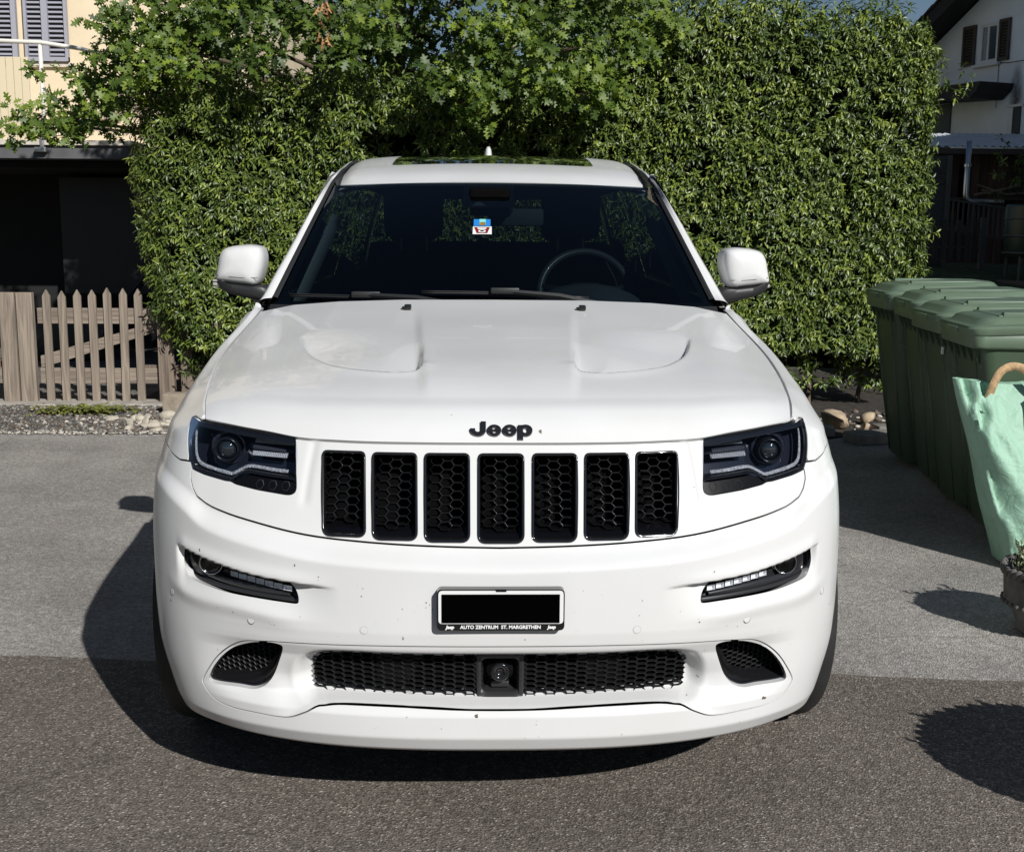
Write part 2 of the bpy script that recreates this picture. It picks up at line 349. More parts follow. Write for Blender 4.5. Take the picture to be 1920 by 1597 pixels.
# base grid
_su=np.concatenate([np.arange(0,1.0,.005),np.arange(1.0,1.22,.01)]); _su=np.concatenate([-_su[:0:-1],_su]); _zu=np.concatenate([np.arange(.225,.70,.004),np.arange(.70,1.0,.004)])
SG,ZG=np.meshgrid(_su,_zu,indexing='ij'); VG=front(SG,ZG); FG=grid(len(_su),len(_zu)); NG=vnormals(VG.reshape(-1,3),FG)
AG=np.concatenate([VG.reshape(-1,3),NG,SG.reshape(-1,1),ZG.reshape(-1,1)],1)
FG=FG if NG[len(NG)//2,1]<0 else FG[:,::-1]
if NG[len(NG)//2,1]>0: AG[:,3:6]*=-1
SZ=AG[:,6:8]
def absz(A): return np.stack([np.abs(A[:,6]),A[:,7]],-1)
def panel(name,fs,mats,parent,depth=.014,off=0.,vec=None):
    """cut the front surface by the functions fs(A)<=0"""
    A,F=AG.copy(),FG
    for fn in fs: A,F=clip(A,F,fn(A))
    V,N=A[:,:3]+A[:,3:6]*off,A[:,3:6]
    V,N,F=flange(V,N,F,depth,vec)
    return obj(name,V,F,mats,parent,True,N)
G=.0022
fendz=lambda a:np.interp(a,[.80,.8376,.8784,.9507,.9775,1.3],[.889,.8895,.8878,.8991,.9053,.93])
WHC=np.array([.85,.392]); WR=.432     # front wheel centre (y,z) and arch radius
# grille panel region
_ss=np.linspace(0,.745,40); GP=[(s,zseam(s)) for s in _ss]+[(.7765,.812),(.797,.83),(.813,.852),(.8165,.868)]
GPR=np.array([(-.2,.726)]+GP+[(.8165,.9),(.78,1.1),(-.2,1.1)]); 
HOODE_S=np.array([0,.2,.4,.5239,.6051,.6872,.7801,.8323,.9]); HOODE_Z=np.array([.957,.957,.958,.9615,.9705,.9772,.9847,.9878,.991])
hoodz=lambda a:cub(HOODE_S,HOODE_Z,a)
def f_grille(A): return np.maximum(sdf(absz(A),GPR)+G,A[:,7]-(hoodz(np.abs(A[:,6]))-.0035))
def f_notgrille(A): return -sdf(absz(A),GPR)+G
fs_b=[lambda A:A[:,7]-fendz(np.abs(A[:,6]))+G, f_notgrille, lambda A:-sdf(A[:,6:8],INSF)+G*.8, lambda A:-sdf(absz(A),FOGC), lambda A:-sdf(absz(A),HOUSC), lambda A:WR-np.hypot(A[:,1]-WHC[0],A[:,2]-WHC[1]), lambda A:A[:,1]-.530]
bumper=panel('bumper_cover',fs_b,PAINT,car,.03)
grille=panel('grille_panel',[f_grille]+[(lambda A,q=q:-sdf(A[:,6:8],q)+.001) for q in SLOTC]+[lambda A:-sdf(absz(A),HOUSC)],PAINT,car,.02)
insert=panel('lower_fascia_insert',[lambda A:sdf(A[:,6:8],INSF)+G*.8,lambda A:-sdf(A[:,6:8],INTKF),lambda A:-sdf(absz(A),DUCTC)],PAINT,car,.03,0.,(0,1,0))

def on(s,z,dy=0.,feat=False):
    s=np.atleast_1d(np.asarray(s,float)); z=np.atleast_1d(np.asarray(z,float)); V=front(s,z,feat); V[:,1]+=dy; return V
def offs(poly,d):
    """offset closed polyline outwards by d (counter/clockwise agnostic)"""
    e=np.roll(poly,-1,0)-np.roll(poly,1,0); n=np.stack([e[:,1],-e[:,0]],-1); n/=np.maximum(np.linalg.norm(n,axis=1,keepdims=True),1e-9)
    A=np.sum(poly[:,0]*np.roll(poly[:,1],-1)-np.roll(poly[:,0],-1)*poly[:,1]); n*= 1 if A>0 else -1
    return poly+n*d
def ring(poly,loops,sgn=1):
    """sweep closed outline through (offset, dy) loops -> V,F"""
    V=[];n=len(poly)
    for d,dy in loops:
        q=offs(poly,d); W=on(q[:,0],q[:,1],dy); W[:,0]*=sgn; V.append(W)
    F=[]
    for i in range(len(loops)-1):
        for k in range(n): F.append((i*n+k,i*n+(k+1)%n,(i+1)*n+(k+1)%n,(i+1)*n+k))
    return np.vstack(V),F
def hexmesh(mb,region,a,b,dy,th=.0022,deep=.014,sgn=1,grow=.0,fn=on,m=0):
    """honeycomb over a region (s,z): column pitch a, row pitch b"""
    lo=region.min(0); hi=region.max(0); C=[]
    k=0; x=lo[0]
    cx=(lo[0]+hi[0])/2; nc=int((hi[0]-lo[0])/a/2)+2; nr=int((hi[1]-lo[1])/b/2)+2; cz=(lo[1]+hi[1])/2
    for i in range(-nc,nc+1):
        for j in range(-nr,nr+1): C.append((cx+i*a,cz+j*b+(b/2 if i%2 else 0)))
    C=np.array(C); d=sdf(C,region); C=C[d<grow]
    base=np.array([(-2/3*a,0),(-1/3*a,-b/2),(1/3*a,-b/2),(2/3*a,0),(1/3*a,b/2),(-1/3*a,b/2)])
    for c in C:
        o=base+c; q=base*(1-th/(b/2))+c
        A=fn(o[:,0],o[:,1],dy); B=fn(q[:,0],q[:,1],dy-.001); D=fn(q[:,0],q[:,1],dy+deep)
        for W in (A,B,D): W[:,0]*=sgn
        F=[(i,(i+1)%6,6+(i+1)%6,6+i) for i in range(6)]+[(6+i,6+(i+1)%6,12+(i+1)%6,12+i) for i in range(6)]
        mb.add(np.vstack([A,B,D]),F,m)
# backing sheet, the dark depth behind the grille put into its black
mb=MB(); 
ss=np.linspace(-.80,.80,33); zz=np.linspace(.28,.95,10)
for dy in (.10,):
    Vr=[];
    for s in ss:
        for z in zz: Vr.append(on(s,z,dy)[0]+np.array([0,.0,0]))
    mb.add(Vr,grid(len(ss),len(zz)))
mb.obj('grille_backing',VOID,car)
# grille slots
for q,pc in zip(SLOTS,SLOTC):
    V,F=ring(pc,[(.002,.012),(.0015,.001),(.0005,-.003),(-.003,-.004),(-.006,.001),(-.007,.010),(-.0075,.04)])
    sl_=obj('grille_slot',V,F,CHR if 0 else mat('slot_frame',(.012,.012,.013),rough=.08,coat=1.0,metal=.3),car,True)
    mb=MB(); q=np.array(q); zb=q[2,1]; zt=q[0,1]
    reg=round_poly([(q[0,0]+.012,zt-.010),(q[1,0]-.012,zt-.010),(q[2,0]-.012,zb+.030),(q[3,0]+.012,zb+.030)],.008,3)
    hexmesh(mb,reg,.0262,.0193,.018,th=.0009,deep=.007,grow=.002)
    o=mb.obj('honeycomb',mat('honeycomb_chrome',(.10,.10,.105),rough=.22,metal=.9),sl_,fix=False); o['kind']='stuff'
    mb=MB(); W=[]
    for (s,z,dy) in [(q[3,0]+.002,zb+.004,.01),(q[2,0]-.002,zb+.004,.01),(q[2,0]-.004,zb+.026,.034),(q[3,0]+.004,zb+.026,.034),(q[3,0]+.006,zb+.031,.040),(q[2,0]-.006,zb+.031,.040)]: W.append(on(s,z,dy)[0])
    mb.add(W,[(0,1,2,3),(3,2,5,4)]); mb.obj('lower_shelf',mat('shelf_black',(.003,.003,.004),rough=.16,spec=.35),sl_)
# lower intake grille + sensor block
mb=MB(); reg=INTKF.copy()
C0=reg[(np.abs(reg[:,0])>-1)]
hexmesh(mb,INTKF,.0245,.0126,.045,th=.0009,deep=.010,grow=.004)
# leave room for the sensor block: drop cells near the centre
keep=[i for i,f in enumerate(mb.F) if abs(mb.V[f[0]][0])>.054]
mb.F=[mb.F[i] for i in keep]; mb.fm=[0]*len(mb.F)
lg=mb.obj('lower_grille',mat('lower_honeycomb',(.008,.008,.009),rough=.65,spec=.2),car,fix=False); lg['kind']='stuff'
mb=MB(); mb.box((-.30,.13,.355),(.30,.14,.46)); mb.obj('intercooler',mat('intercooler_grey',(.012,.012,.013),rough=.5),car)
sb=round_poly([(-.056,.352),(.056,.352),(.056,.459),(-.056,.459)],.004,2)
V,F=ring(sb,[(0,.07),(0,.045),(-.004,.043),(-.010,.044)]); 
q=round_poly([(-.046,.362),(.046,.362),(.046,.449),(-.046,.449)],.016,4)
sbo=obj('cruise_sensor',V,F,PLA,car)
V,F=ring(q,[(.012,.044),(0,.044),(-.002,.049),(-.006,.085),(-.04,.095)]); o=obj('sensor_recess',V,F,PLA,sbo,True)
mb=MB(); mb.lathe([(.0,.056),(.009,.056),(.011,.050),(.021,.046),(.023,.050),(.024,.066),(.032,.07),(.033,.09)],(.0,.022,.412),28,axis='y'); mb.obj('sensor_eye',BLK,sbo,True)
mb=MB(); mb._bbox((-.022,.088,.368),(.022,.11,.384),.004,0); mb.obj('sensor_bracket',PLA,sbo)
# side details --------------------------------------------------------------
HEXB=mat('hex_trim',(.004,.004,.005),rough=.22,spec=.2)
def strip(path,w,dy,sgn,th=.004):
    """flat raised band along path (s,z) on the front surface"""
    path=np.asarray(path); t=np.gradient(path,axis=0); n=np.stack([-t[:,1],t[:,0]],-1); n/=np.linalg.norm(n,axis=1,keepdims=True)
    w=np.broadcast_to(np.asarray(w,float),(len(path),))
    V=[]
    for sd,d in ((-1,dy),(-.6,dy-th),(.6,dy-th),(1,dy)):
        q=path+n*(w*sd/2)[:,None]; W=on(q[:,0],q[:,1],d); W[:,0]*=sgn; V.append(W)
    m=len(path); F=[(i*m+k,i*m+k+1,(i+1)*m+k+1,(i+1)*m+k) for i in range(3) for k in range(m-1)]
    return np.vstack(V),F
def half_panel(polyf,sgn,off,dyf=None,res=None):
    A=AG[:,:].copy(); F=FG
    f=polyf(A)
    A,F=clip(A,F,np.maximum(f,-A[:,6]*sgn)); return A,F
def patch(poly,sgn,dy,name,mats,parent,step=.006,bowl=0.,smooth=True):
    """filled outline lying dy behind the front surface (bowl: deeper in the middle)"""
    lo=poly.min(0)-.01; hi=poly.max(0)+.01; su=np.arange(lo[0],hi[0],step); zu=np.arange(lo[1],hi[1],step)
    S_,Z_=np.meshgrid(su,zu,indexing='ij'); pts=np.stack([S_.ravel(),Z_.ravel()],-1); d=sdf(pts,poly)
    V=on(pts[:,0],pts[:,1],dy); V[:,1]+=bowl*sm(0,.03,-d); V[:,0]*=sgn
    A,F=clip(V,grid(len(su),len(zu)),d); return obj(name,A,F,mats,parent,smooth)
LGUIDE=mat('light_guide',(.36,.37,.39),rough=.3,spec=.8,var=.5,vscale=220,bump=.8,bscale=260)
for sgn,sd in ((1,'right'),(-1,'left')):
    hl=patch(HOUSC,sgn,.075,'headlight',NAVY,car,.008)
    V,F=ring(HOUSC,[(.001,.003),(-.001,.004),(-.004,.01),(-.003,.076)],sgn); obj('housing_wall',V,F,BLK,hl,True)
    # lens
    li=offs(LENSC,-.0015)
    patch(li,sgn,-.001,'lens',LENS,hl,.006)
    V,F=ring(LENSC,[(-.0015,.0045),(-.0055,.005),(-.0065,.020),(-.0068,.05)],sgn); obj('bezel',V,F,BLK,hl,True)
    # black mask along the hood edge
    top=cat_open(LENSO[:6],8); V,F=strip(top+[0,-.010],.016,.008,sgn,.001); obj('top_mask',V,F,BLK,hl,True)
    # C shaped light guide
    path=cat_open(np.array([(.529,.879),(.574,.8815),(.623,.886),(.646,.8845),(.664,.876),(.684,.866),(.70,.8665),(.765,.8755),(.800,.884),(.820,.8985),(.838,.925),(.852,.951),(.858,.970)]),8)
    V,F=strip(path,.0085,.030,sgn,.005); obj('light_guide',V,F,LGUIDE,hl,True)
    V,F=strip(cat_open(np.array([(.5165,.951),(.514,.93),(.510,.90),(.5065,.874)]),6),.007,.022,sgn,.004); obj('chrome_edge',V,F,SIL,hl,True)
    V,F=strip(cat_open(np.array([(.535,.9555),(.62,.963),(.70,.969)]),6),.006,.03,sgn,.004); obj('upper_reflector',V,F,mat('dim_silver',(.35,.36,.38),rough=.3,metal=1),hl,True)
    # led rows
    for (z0,z1,zr) in ((.9378,.0024,4),(.9085,.0024,4)):
        mb=MB()
        for i in range(20):
            for j in range(zr):
                s=.545+i*.0050; z=z0+j*.0026+i*.00012; c=on(s,z,.040)[0]; c[0]*=sgn; r=.0011
                mb.add([c+(-r*1.6,0,-r),c+(r*1.6,0,-r),c+(r*1.6,0,r),c+(-r*1.6,0,r),c+(0,-.003,0)],[(0,1,4),(1,2,4),(2,3,4),(3,0,4)])
        V,F=strip(np.array([(.541,z0+.004),(.60,z0+.0055),(.645,z0+.0066)]),.0125,.044,sgn,.002); mb.add(V,F,1)
        mb.obj('led_row',[mat('led_facet',(.8,.82,.85),rough=.25,metal=.25),mat('led_tray',(.16,.165,.18),rough=.3,metal=.4)],hl,fix=False)
    V,F=strip(np.array([(.548,.9245),(.60,.9275),(.645,.929)]),.011,.040,sgn,.006); obj('centre_bar',V,F,mat('lamp_bar',(.03,.033,.042),rough=.2,coat=.4),hl,True)
    # projector
    c=on(.7214,.9203,0)[0]; c[0]*=sgn
    mb=MB(); mb.lathe([(.030,.06),(.030,.020),(.028,.017),(.0255,.020),(.024,.03)],c,32,axis='y'); mb.obj('projector_ring',mat('lamp_ring',(.02,.022,.028),rough=.2,metal=.6),hl,True)
    mb=MB(); prof=[(.0245*math.sin(t),.036-.016*math.cos(t)) for t in np.linspace(.02,math.pi/2,10)]; mb.lathe(prof,c,32,axis='y'); mb.obj('projector_lens',mat('projector_ball',(.012,.016,.018),rough=.03,spec=1.0,coat=1),hl,True)
    mb=MB(); mb.lathe([(.050,.074),(.043,.05),(.038,.046),(.031,.06)],c,32,axis='y'); mb.obj('projector_bowl',NAVY,hl,True)
    # hexagon trim below
    o=patch(offs(HEXC,-.002),sgn,.004,'hex_trim',HEXB,hl,.006)
    mb=MB(); hexmesh(mb,offs(HEXC,-.006),.0175,.021,.0035,th=.0012,deep=.004,sgn=sgn,grow=-.004); mb.obj('hex_relief',mat('hex_relief',(.03,.03,.032),rough=.3),hl,fix=False)
    # ---- fog lamp
    fg=patch(offs(FOGC,.004),sgn,.045,'fog_lamp',mat('fog_bezel',(.018,.018,.020),rough=.22,coat=.5),car,.006,bowl=.012)
    V,F=ring(FOGC,[(.004,.036),(-.003,.036),(-.006,.040),(-.007,.056)],sgn); obj('fog_rim',V,F,mat('fog_rim_black',(.02,.02,.022),rough=.3),fg,True)
    V,F=strip(cat_open(np.array([(.498,.602),(.56,.606),(.62,.611),(.68,.617),(.73,.624)]),8),[.010+.008*math.sin(i/32*math.pi) for i in range(33)],.042,sgn,.006); obj('lower_blade',V,F,mat('fog_blade',(.022,.023,.026),rough=.25,coat=.4),fg,True)
    patch(FOGLEDC,sgn,.024,'running_lamp_lens',glass_mat('running_lens',(.95,.96,.98),ior=1.2),fg,.006)
    for i in range(7):
        t=i/7; s0=.490+i*.0238; zc=.6195+.0225*t
        mb=MB(); h=.0068-.0015*abs(t-.4)
        W=[]
        for (ds,dz,dy) in ((.001,-h,.026),(.0225,-h+.0018,.026),(.0225,h+.0018,.026),(.001,h,.026),(.005,-h*.6,.038),(.0185,-h*.6,.038),(.0185,h*.6,.038),(.005,h*.6,.038)):
            w=on(s0+ds,zc+dz,dy)[0]; w[0]*=sgn; W.append(w)
        mb.add(W,[(0,1,5,4),(1,2,6,5),(2,3,7,6),(3,0,4,7),(4,5,6,7)]); mb.obj('running_led',mat('led_chrome',(.9,.91,.93),rough=.3,metal=.3),fg,fix=False)
    c=on(.7172,.6545,0)[0]; c[0]*=sgn
    mb=MB(); mb.lathe([(.029,.055),(.029,.034),(.0275,.031),(.0255,.033),(.0245,.05),(.0,.062)],c,32,axis='y'); mb.obj('fog_reflector',mat('fog_chrome',(.55,.56,.57),rough=.12,metal=1,var=.5,vscale=40),fg,True)
    mb=MB(); mb.lathe([(.0255,.036),(.018,.030),(.0,.028)],c,32,axis='y'); mb.obj('fog_glass',LENSD,fg,True)
    # ---- brake duct
    V,F=ring(DUCTC,[(.003,.03),(.002,.022),(-.002,.018),(-.005,.020),(-.006,.06)],sgn); du=obj('brake_duct',V,F,BLK,car,True)
    mb=MB(); 
    # thick inner and lower lip of the duct
    n=len(DUCTC); inner=np.array([DUCTMC[np.argmin(((DUCTMC-q)**2).sum(1))] for q in DUCTC])
    A=on(DUCTC[:,0],DUCTC[:,1],.022); B=on(inner[:,0],inner[:,1],.055); Cc=on((DUCTC[:,0]*.7+inner[:,0]*.3),(DUCTC[:,1]*.7+inner[:,1]*.3),.026)
    for W in (A,B,Cc): W[:,0]*=sgn
    mb.add(np.vstack([A,Cc,B]),[(i,(i+1)%n,n+(i+1)%n,n+i) for i in range(n)]+[(n+i,n+(i+1)%n,2*n+(i+1)%n,2*n+i) for i in range(n)]); mb.obj('duct_lip',BLK,du,True)
    mb=MB(); hexmesh(mb,DUCTMC,.0155,.0125,.052,th=.001,deep=.008,sgn=sgn,grow=.003); o=mb.obj('duct_honeycomb',mat('honeycomb_black',(.012,.012,.013),rough=.5,spec=.4),du,fix=False); o['kind']='stuff'
    patch(offs(DUCTC,.0),sgn,.075,'duct_back',VOID,du,.01)
    # ---- parking sensors
    for (s,z) in ((.5952,.5408),(.316,.5379),(.8604,.5663)):
        u=on(s+.01,z)[0]-on(s-.01,z)[0]; v=on(s,z+.01)[0]-on(s,z-.01)[0]; u/=np.linalg.norm(u); v/=np.linalg.norm(v); nn=np.cross(u,v); nn/=np.linalg.norm(nn); nn=nn if nn[1]<0 else -nn
        c=on(s,z,0,True)[0]; V=[];k=24
        for r,h in ((.0098,.0004),(.0093,-.0015),(.0086,-.0015),(.0083,.0006),(.0075,.0012),(.0001,.0012)):
            for i in range(k): V.append(c+u*r*math.cos(2*math.pi*i/k)+v*r*math.sin(2*math.pi*i/k)+nn*(h*.5+.0002))
        V=np.array(V); V[:,0]*=sgn
        F=[(i*k+j,i*k+(j+1)%k,(i+1)*k+(j+1)%k,(i+1)*k+j) for i in range(5) for j in range(k)]
        fm=[1 if i in (0,1,2) else 0 for i in range(5) for j in range(k)]
        obj('parking_sensor',V,F,[PAINT,mat('sensor_gap',(.15,.15,.15),rough=.7)],bumper,False,None,fm)
# ---- number plate
PY=-.022
npo=empty('number_plate',(0,0,0)); npo.parent=car
mb=MB(); fr=round_poly([(-.147,.5495),(.1455,.5495),(.1455,.6475),(-.147,.6475)],.012,4); mb.prism(fr,'y',PY,.004); o=mb.obj('plate_frame',BLK,npo)
mb=MB(); fr=round_poly([(-.143,.5665),(.1425,.5665),(.1425,.6445),(-.143,.6445)],.009,4); mb.prism(fr,'y',PY-.003,PY+.002); mb.obj('plate',PLATEW,npo)
mb=MB(); mb.box((-.1355,PY-.0055,.5695),(.134,PY-.002,.6365)); mb.obj('blacked_out_field',PLATEB,npo)
mb=MB(); mb.box((-.012,PY-.004,.6425),(.012,PY,.649)); mb.obj('frame_clip',BLK,npo)
def text_obj(body,size,name,m,parent,loc,rot=(R(90),0,0),offset=0.,ext=.0004,spacing=1.,sx=1.,shear=0.):
    cu=bpy.data.curves.new(name,'FONT'); cu.body=body; cu.size=size; cu.align_x='CENTER'; cu.align_y='CENTER'; cu.extrude=ext; cu.offset=offset; cu.space_character=spacing; cu.resolution_u=3; cu.shear=shear
    t=bpy.data.objects.new(name,cu); COL.objects.link(t); bpy.context.view_layer.update()
    me=bpy.data.meshes.new_from_object(t.evaluated_get(bpy.context.evaluated_depsgraph_get())); bpy.data.objects.remove(t); bpy.data.curves.remove(cu)
    me.materials.clear(); me.materials.append(m); return link(name,me,parent,loc,rot,(sx,1,1))
text_obj('AUTO ZENTRUM  ST. MARGRETHEN',.0115,'dealer_lettering',WHT,npo,(-.001,PY-.0006,.5575),offset=.00035,sx=.985)
for x in (-.117,.116): text_obj('Jeep',.0105,'dealer_lettering',WHT,npo,(x,PY-.0006,.5575),offset=.0006,shear=.2)
# ---- hood ---------------------------------------------------------------
NSU,NT=241,261
su=np.linspace(-1,1,NSU); tt=np.linspace(0,1,NT)
SEY=np.array([.275,.38,.55,.72,.93,1.11,1.37,1.50,1.56]); SEX=np.array([.7262,.749,.776,.799,.816,.822,.820,.819,.817]); SEZ=np.array([.9905,1.018,1.044,1.060,1.085,1.107,1.144,1.164,1.175])
E0=on(.8285,hoodz(.8285)+.0025)[0]; SEY[0]=E0[1]; SEX[0]=E0[0]; SEZ[0]=E0[2]
GY=np.array([0,.023,.054,.116,.232,.465,.736,1.]); GZ=np.array([0,.125,.235,.335,.455,.62,.80,1.])
def hood_pt(u,t):
    a=np.abs(u); sp=.8285*a
    e=front(sp,hoodz(sp)+.0028,False); ex,ey,ez=e[...,0],e[...,1]-.004*(1-a),e[...,2]
    ysm=SEY[0]+(1.52-SEY[0])*t; xsm=cub(SEY,SEX,ysm); zsm=cub(SEY,SEZ,ysm)
    xr=a*.819; yr=np.interp(xr,[0,.314,.539,.755,.83],[1.42,1.43,1.46,1.515,1.53]); zr=np.interp(xr,[0,.314,.539,.70,.83],[1.222,1.220,1.211,1.196,1.168])
    x=((ex/E0[0])*(1-t)+a*t)*xsm
    g=cub(GY,GZ,t)
    w=a**5; gg=g*(1-w)+((zsm-SEZ[0])/(cub(SEY,SEZ,np.array(1.52))-SEZ[0]))*w
    y=ey+(yr-ey)*t; z=ez+(zr-ez)*gg
    # crown falls off towards the seam between front and rear
    # power bulge
    xb=.184+.055*(y-.30)/.8
    bz=.008*(1-sm(xb-.008,xb+.022,x))*sm(.24,.42,y)*(1-sm(.95,1.35,y))
    # side plane break
    xc=.505+.21*(y-.27)/.8
    bz=bz-.06*np.maximum(x-xc,0)**1.6*sm(.28,.6,y)*(1-sm(1.1,1.4,y))*(1-t*.3)
    # heat extractors
    pl=SCOOP; q=np.stack([x.ravel(),y.ravel()],-1)
    d=sdf(q,pl).reshape(x.shape)
    # distance only to the leading edge
    dl=np.full(q.shape[0],9.)
    for i in range(len(SCE)-1):
        A_=SCE[i];B_=SCE[i+1];ee=B_-A_;wv=q-A_;tq=np.clip((wv@ee)/(ee@ee),0,1);dl=np.minimum(dl,np.linalg.norm(wv-tq[:,None]*ee,axis=1))
    dl=dl.reshape(x.shape)
    D=.026*np.clip(1-dl/.30,0,1)**1.6*(1-sm(-.008,.0,d))*(1-.45*sm(.45,.62,x))*(1-sm(.78,1.05,y))
    D+=-.003*np.exp(-(dl/.03)**2)*(1-sm(-.002,.004,-d))*(1-sm(.6,.85,y))
    z=z+bz-D
    return np.stack([np.sign(u)*x,y,z],-1)
SCE=cat_open(np.array([(.209,.52),(.222,.482),(.255,.468),(.302,.473),(.377,.505),(.441,.552),(.477,.60),(.522,.69),(.556,.80),(.590,.95)]),6)
SCOOP=np.vstack([SCE,[(.58,1.10),(.40,1.16),(.245,1.10),(.214,.75)]])
U_,T_=np.meshgrid(su,tt**1.35,indexing='ij'); HV=hood_pt(U_,T_).reshape(-1,3); HF=grid(NSU,NT); HN=vnormals(HV,HF)
if HN[len(HN)//2,2]<0: HF=HF[:,::-1]; HN=-HN
V,N,F=flange(HV,HN,HF,.018)
hood=obj('hood',V,F,PAINT,car,True,N)
for x in (-.289,.286):
    mb=MB(); mb._bbox((x-.012,1.263,1.196),(x+.012,1.295,1.214),.005,0); mb._bbox((x-.02,1.27,1.196),(x+.005,1.29,1.207),.003,0); autosmooth(mb.obj('washer_nozzle',BLK,hood))
# emblem, letters cut from implicit shapes
def glyph(fn,w0,w1,h0,h1,step):
    u=np.arange(w0,w1,step); v=np.arange(h0,h1,step); U,V_=np.meshgrid(u,v,indexing='ij'); pts=np.stack([U.ravel(),V_.ravel()],-1)
    return clip(pts,grid(len(u),len(v)),fn(pts[:,0],pts[:,1]))
bx2=lambda x,y,x0,x1,y0,y1:np.maximum(np.maximum(x0-x,x-x1),np.maximum(y0-y,y-y1))
el=lambda x,y,cx,cy,a,b:(np.hypot((x-cx)/a,(y-cy)/b)-1)*min(a,b)
def gJ(x,y): return np.minimum(bx2(x,y,.70,1.05,.48,1.20),np.maximum(np.maximum(el(x,y,.525,.50,.525,.50),-np.minimum(el(x,y,.525,.50,.175,.18),bx2(x,y,.35,.70,.5,2.))),np.maximum(y-.60,np.where(y>.5,x-.36,-9.))))
def ge(x,y): return np.maximum(np.minimum(np.maximum(el(x,y,.46,.46,.46,.46),-np.minimum(el(x,y,.46,.46,.15,.25),9)),bx2(x,y,.12,.90,.37,.52)),-bx2(x,y,.40,1.0,.31,.385))
def gp(x,y): return np.minimum(bx2(x,y,0,.34,-.28,.88),np.maximum(el(x,y,.50,.46,.46,.46),-el(x,y,.47,.44,.15,.20)))
EMS=.0350; emb=empty('emblem'); emb.parent=hood
def hood_z(x,y): 
    return None
_hv=HV.reshape(NSU,NT,3)
def hood_front(x,z):
    """y of the hood's rounded front at (x,z)"""
    i=np.clip(np.searchsorted(_hv[:,0,0],x),1,NSU-1); col=_hv[i]; return np.interp(z,col[:160,2],col[:160,1])
xoff=-.0735
for gfn,adv,nm in ((gJ,1.13,'letter'),(ge,1.0,'letter'),(ge,1.0,'letter'),(gp,1.0,'letter')):
    A,F=glyph(gfn,-.05,1.15,-.35,1.3,.02)
    x=xoff+A[:,0]*EMS*1.04; zl_=A[:,1]*EMS
    # lay on the hood front: walk up the surface
    base=.9712; V=[]
    col=_hv[NSU//2]; arc=np.concatenate([[0],np.cumsum(np.linalg.norm(np.diff(col,axis=0),axis=1))]); s0=np.interp(base,col[:160,2],arc[:160])
    for xx,h in zip(x,zl_):
        s=s0+h; i=np.argmin(np.abs(_hv[:,0,0]-xx)); dy=_hv[i,20,1]-col[20,1]
        V.append((xx,np.interp(s,arc,col[:,1])+dy,np.interp(s,arc,col[:,2])))
    V=np.array(V); nrm=np.array([0,-.72,.70])
    top=V+nrm*.006; B=border(F); nv=len(V)
    Vf=np.vstack([top,top[B.ravel()],V[B.ravel()]-nrm*.002]); k=len(B); Ff=[tuple(f) for f in F]
    for i in range(k): Ff.append((nv+2*i,nv+2*i+1,nv+2*k+2*i+1,nv+2*k+2*i))
    obj(nm,Vf,Ff,mat('emblem_black',(.012,.012,.013),rough=.25,coat=.6),emb)
    xoff+=adv*EMS*1.04

# bug marks and stone chips on the nose
rq=np.random.default_rng(8); mb=MB()
while len(mb.F)<110:
    s=-.78+1.56*rq.random(); z=.27+.42*rq.random() if rq.random()<.85 else .76+.18*rq.random(); q=np.array([[s,z]]); qa=np.abs(q)
    if abs(sdf(q,INSF)[0])<.01 or sdf(q,INTKF)[0]<.012 or sdf(qa,DUCTC)[0]<.012 or sdf(qa,FOGC)[0]<.02 or sdf(qa,HOUSC)[0]<.01 or min(sdf(q,p_)[0] for p_ in SLOTC)<.01 or (abs(s)<.16 and .53<z<.66) or abs(z-zseam(s))<.006: continue
    c=on(s,z,0,True)[0]; u=on(s+.004,z,0,True)[0]-on(s-.004,z,0,True)[0]; v=on(s,z+.004,0,True)[0]-on(s,z-.004,0,True)[0]; u/=np.linalg.norm(u); v/=np.linalg.norm(v); nn=np.cross(u,v); nn=nn if nn[1]<0 else -nn
    k=1 if rq.random()<.7 else int(rq.integers(2,5))
    for j in range(k):
        r0=.0005+.0013*rq.random()**2.5; cc=c+nn*.0007+(u*rq.standard_normal()+v*rq.standard_normal())*(.004 if k>1 else 0)
        mb.add([cc+u*r0*(.6+.9*rq.random())*math.cos(a)+v*r0*(.6+.9*rq.random())*math.sin(a) for a in np.linspace(0,2*math.pi,7)[:-1]],[tuple(range(6))])
o=mb.obj('bug_marks',mat('bug_brown',(.14,.12,.10),rough=.8,var=.5,vscale=90),bumper,fix=False); o['kind']='stuff'
# ---- fenders -------------------------------------------------------------
def loft(rows,nu=8,nv=8):
    """smooth surface through a grid of points rows[i][j]"""
    G_=np.array(rows,float); a=np.stack([cat_open(G_[:,j],nu) for j in range(G_.shape[1])],1); return np.stack([cat_open(a[i],nv) for i in range(len(a))],0)
def loft_obj(name,rows,mats,parent,nu=8,nv=8,sgn=1,depth=0.,up=None,cut=None):
    L_=loft(rows,nu,nv); n,m,_=L_.shape; V=L_.reshape(-1,3).copy(); V[:,0]*=sgn; F=grid(n,m); N=vnormals(V,F)
    ref=np.array(up if up is not None else (sgn,0,0)); 
    if (N@ref).mean()<0: F=F[:,::-1]; N=-N
    A=np.concatenate([V,N],1)
    for c in (cut or []): A,F=clip(A,F,c(A))
    V,N=A[:,:3],A[:,3:]; N=N/np.maximum(np.linalg.norm(N,axis=1,keepdims=True),1e-9)
    if depth: V,N,F=flange(V,N,F,depth)
    return obj(name,V,F,mats,parent,True,N)
def inv_s(A):
    x=np.abs(A[:,0]); x0=x.copy()
    for _ in range(6): x=x0+.034*np.clip((x-.78)/.19,0,None)**2
    return np.interp(np.clip(x/cub(_wz,_ww,np.clip(A[:,2],.2,1.02)),0,1),_cx,_sl)
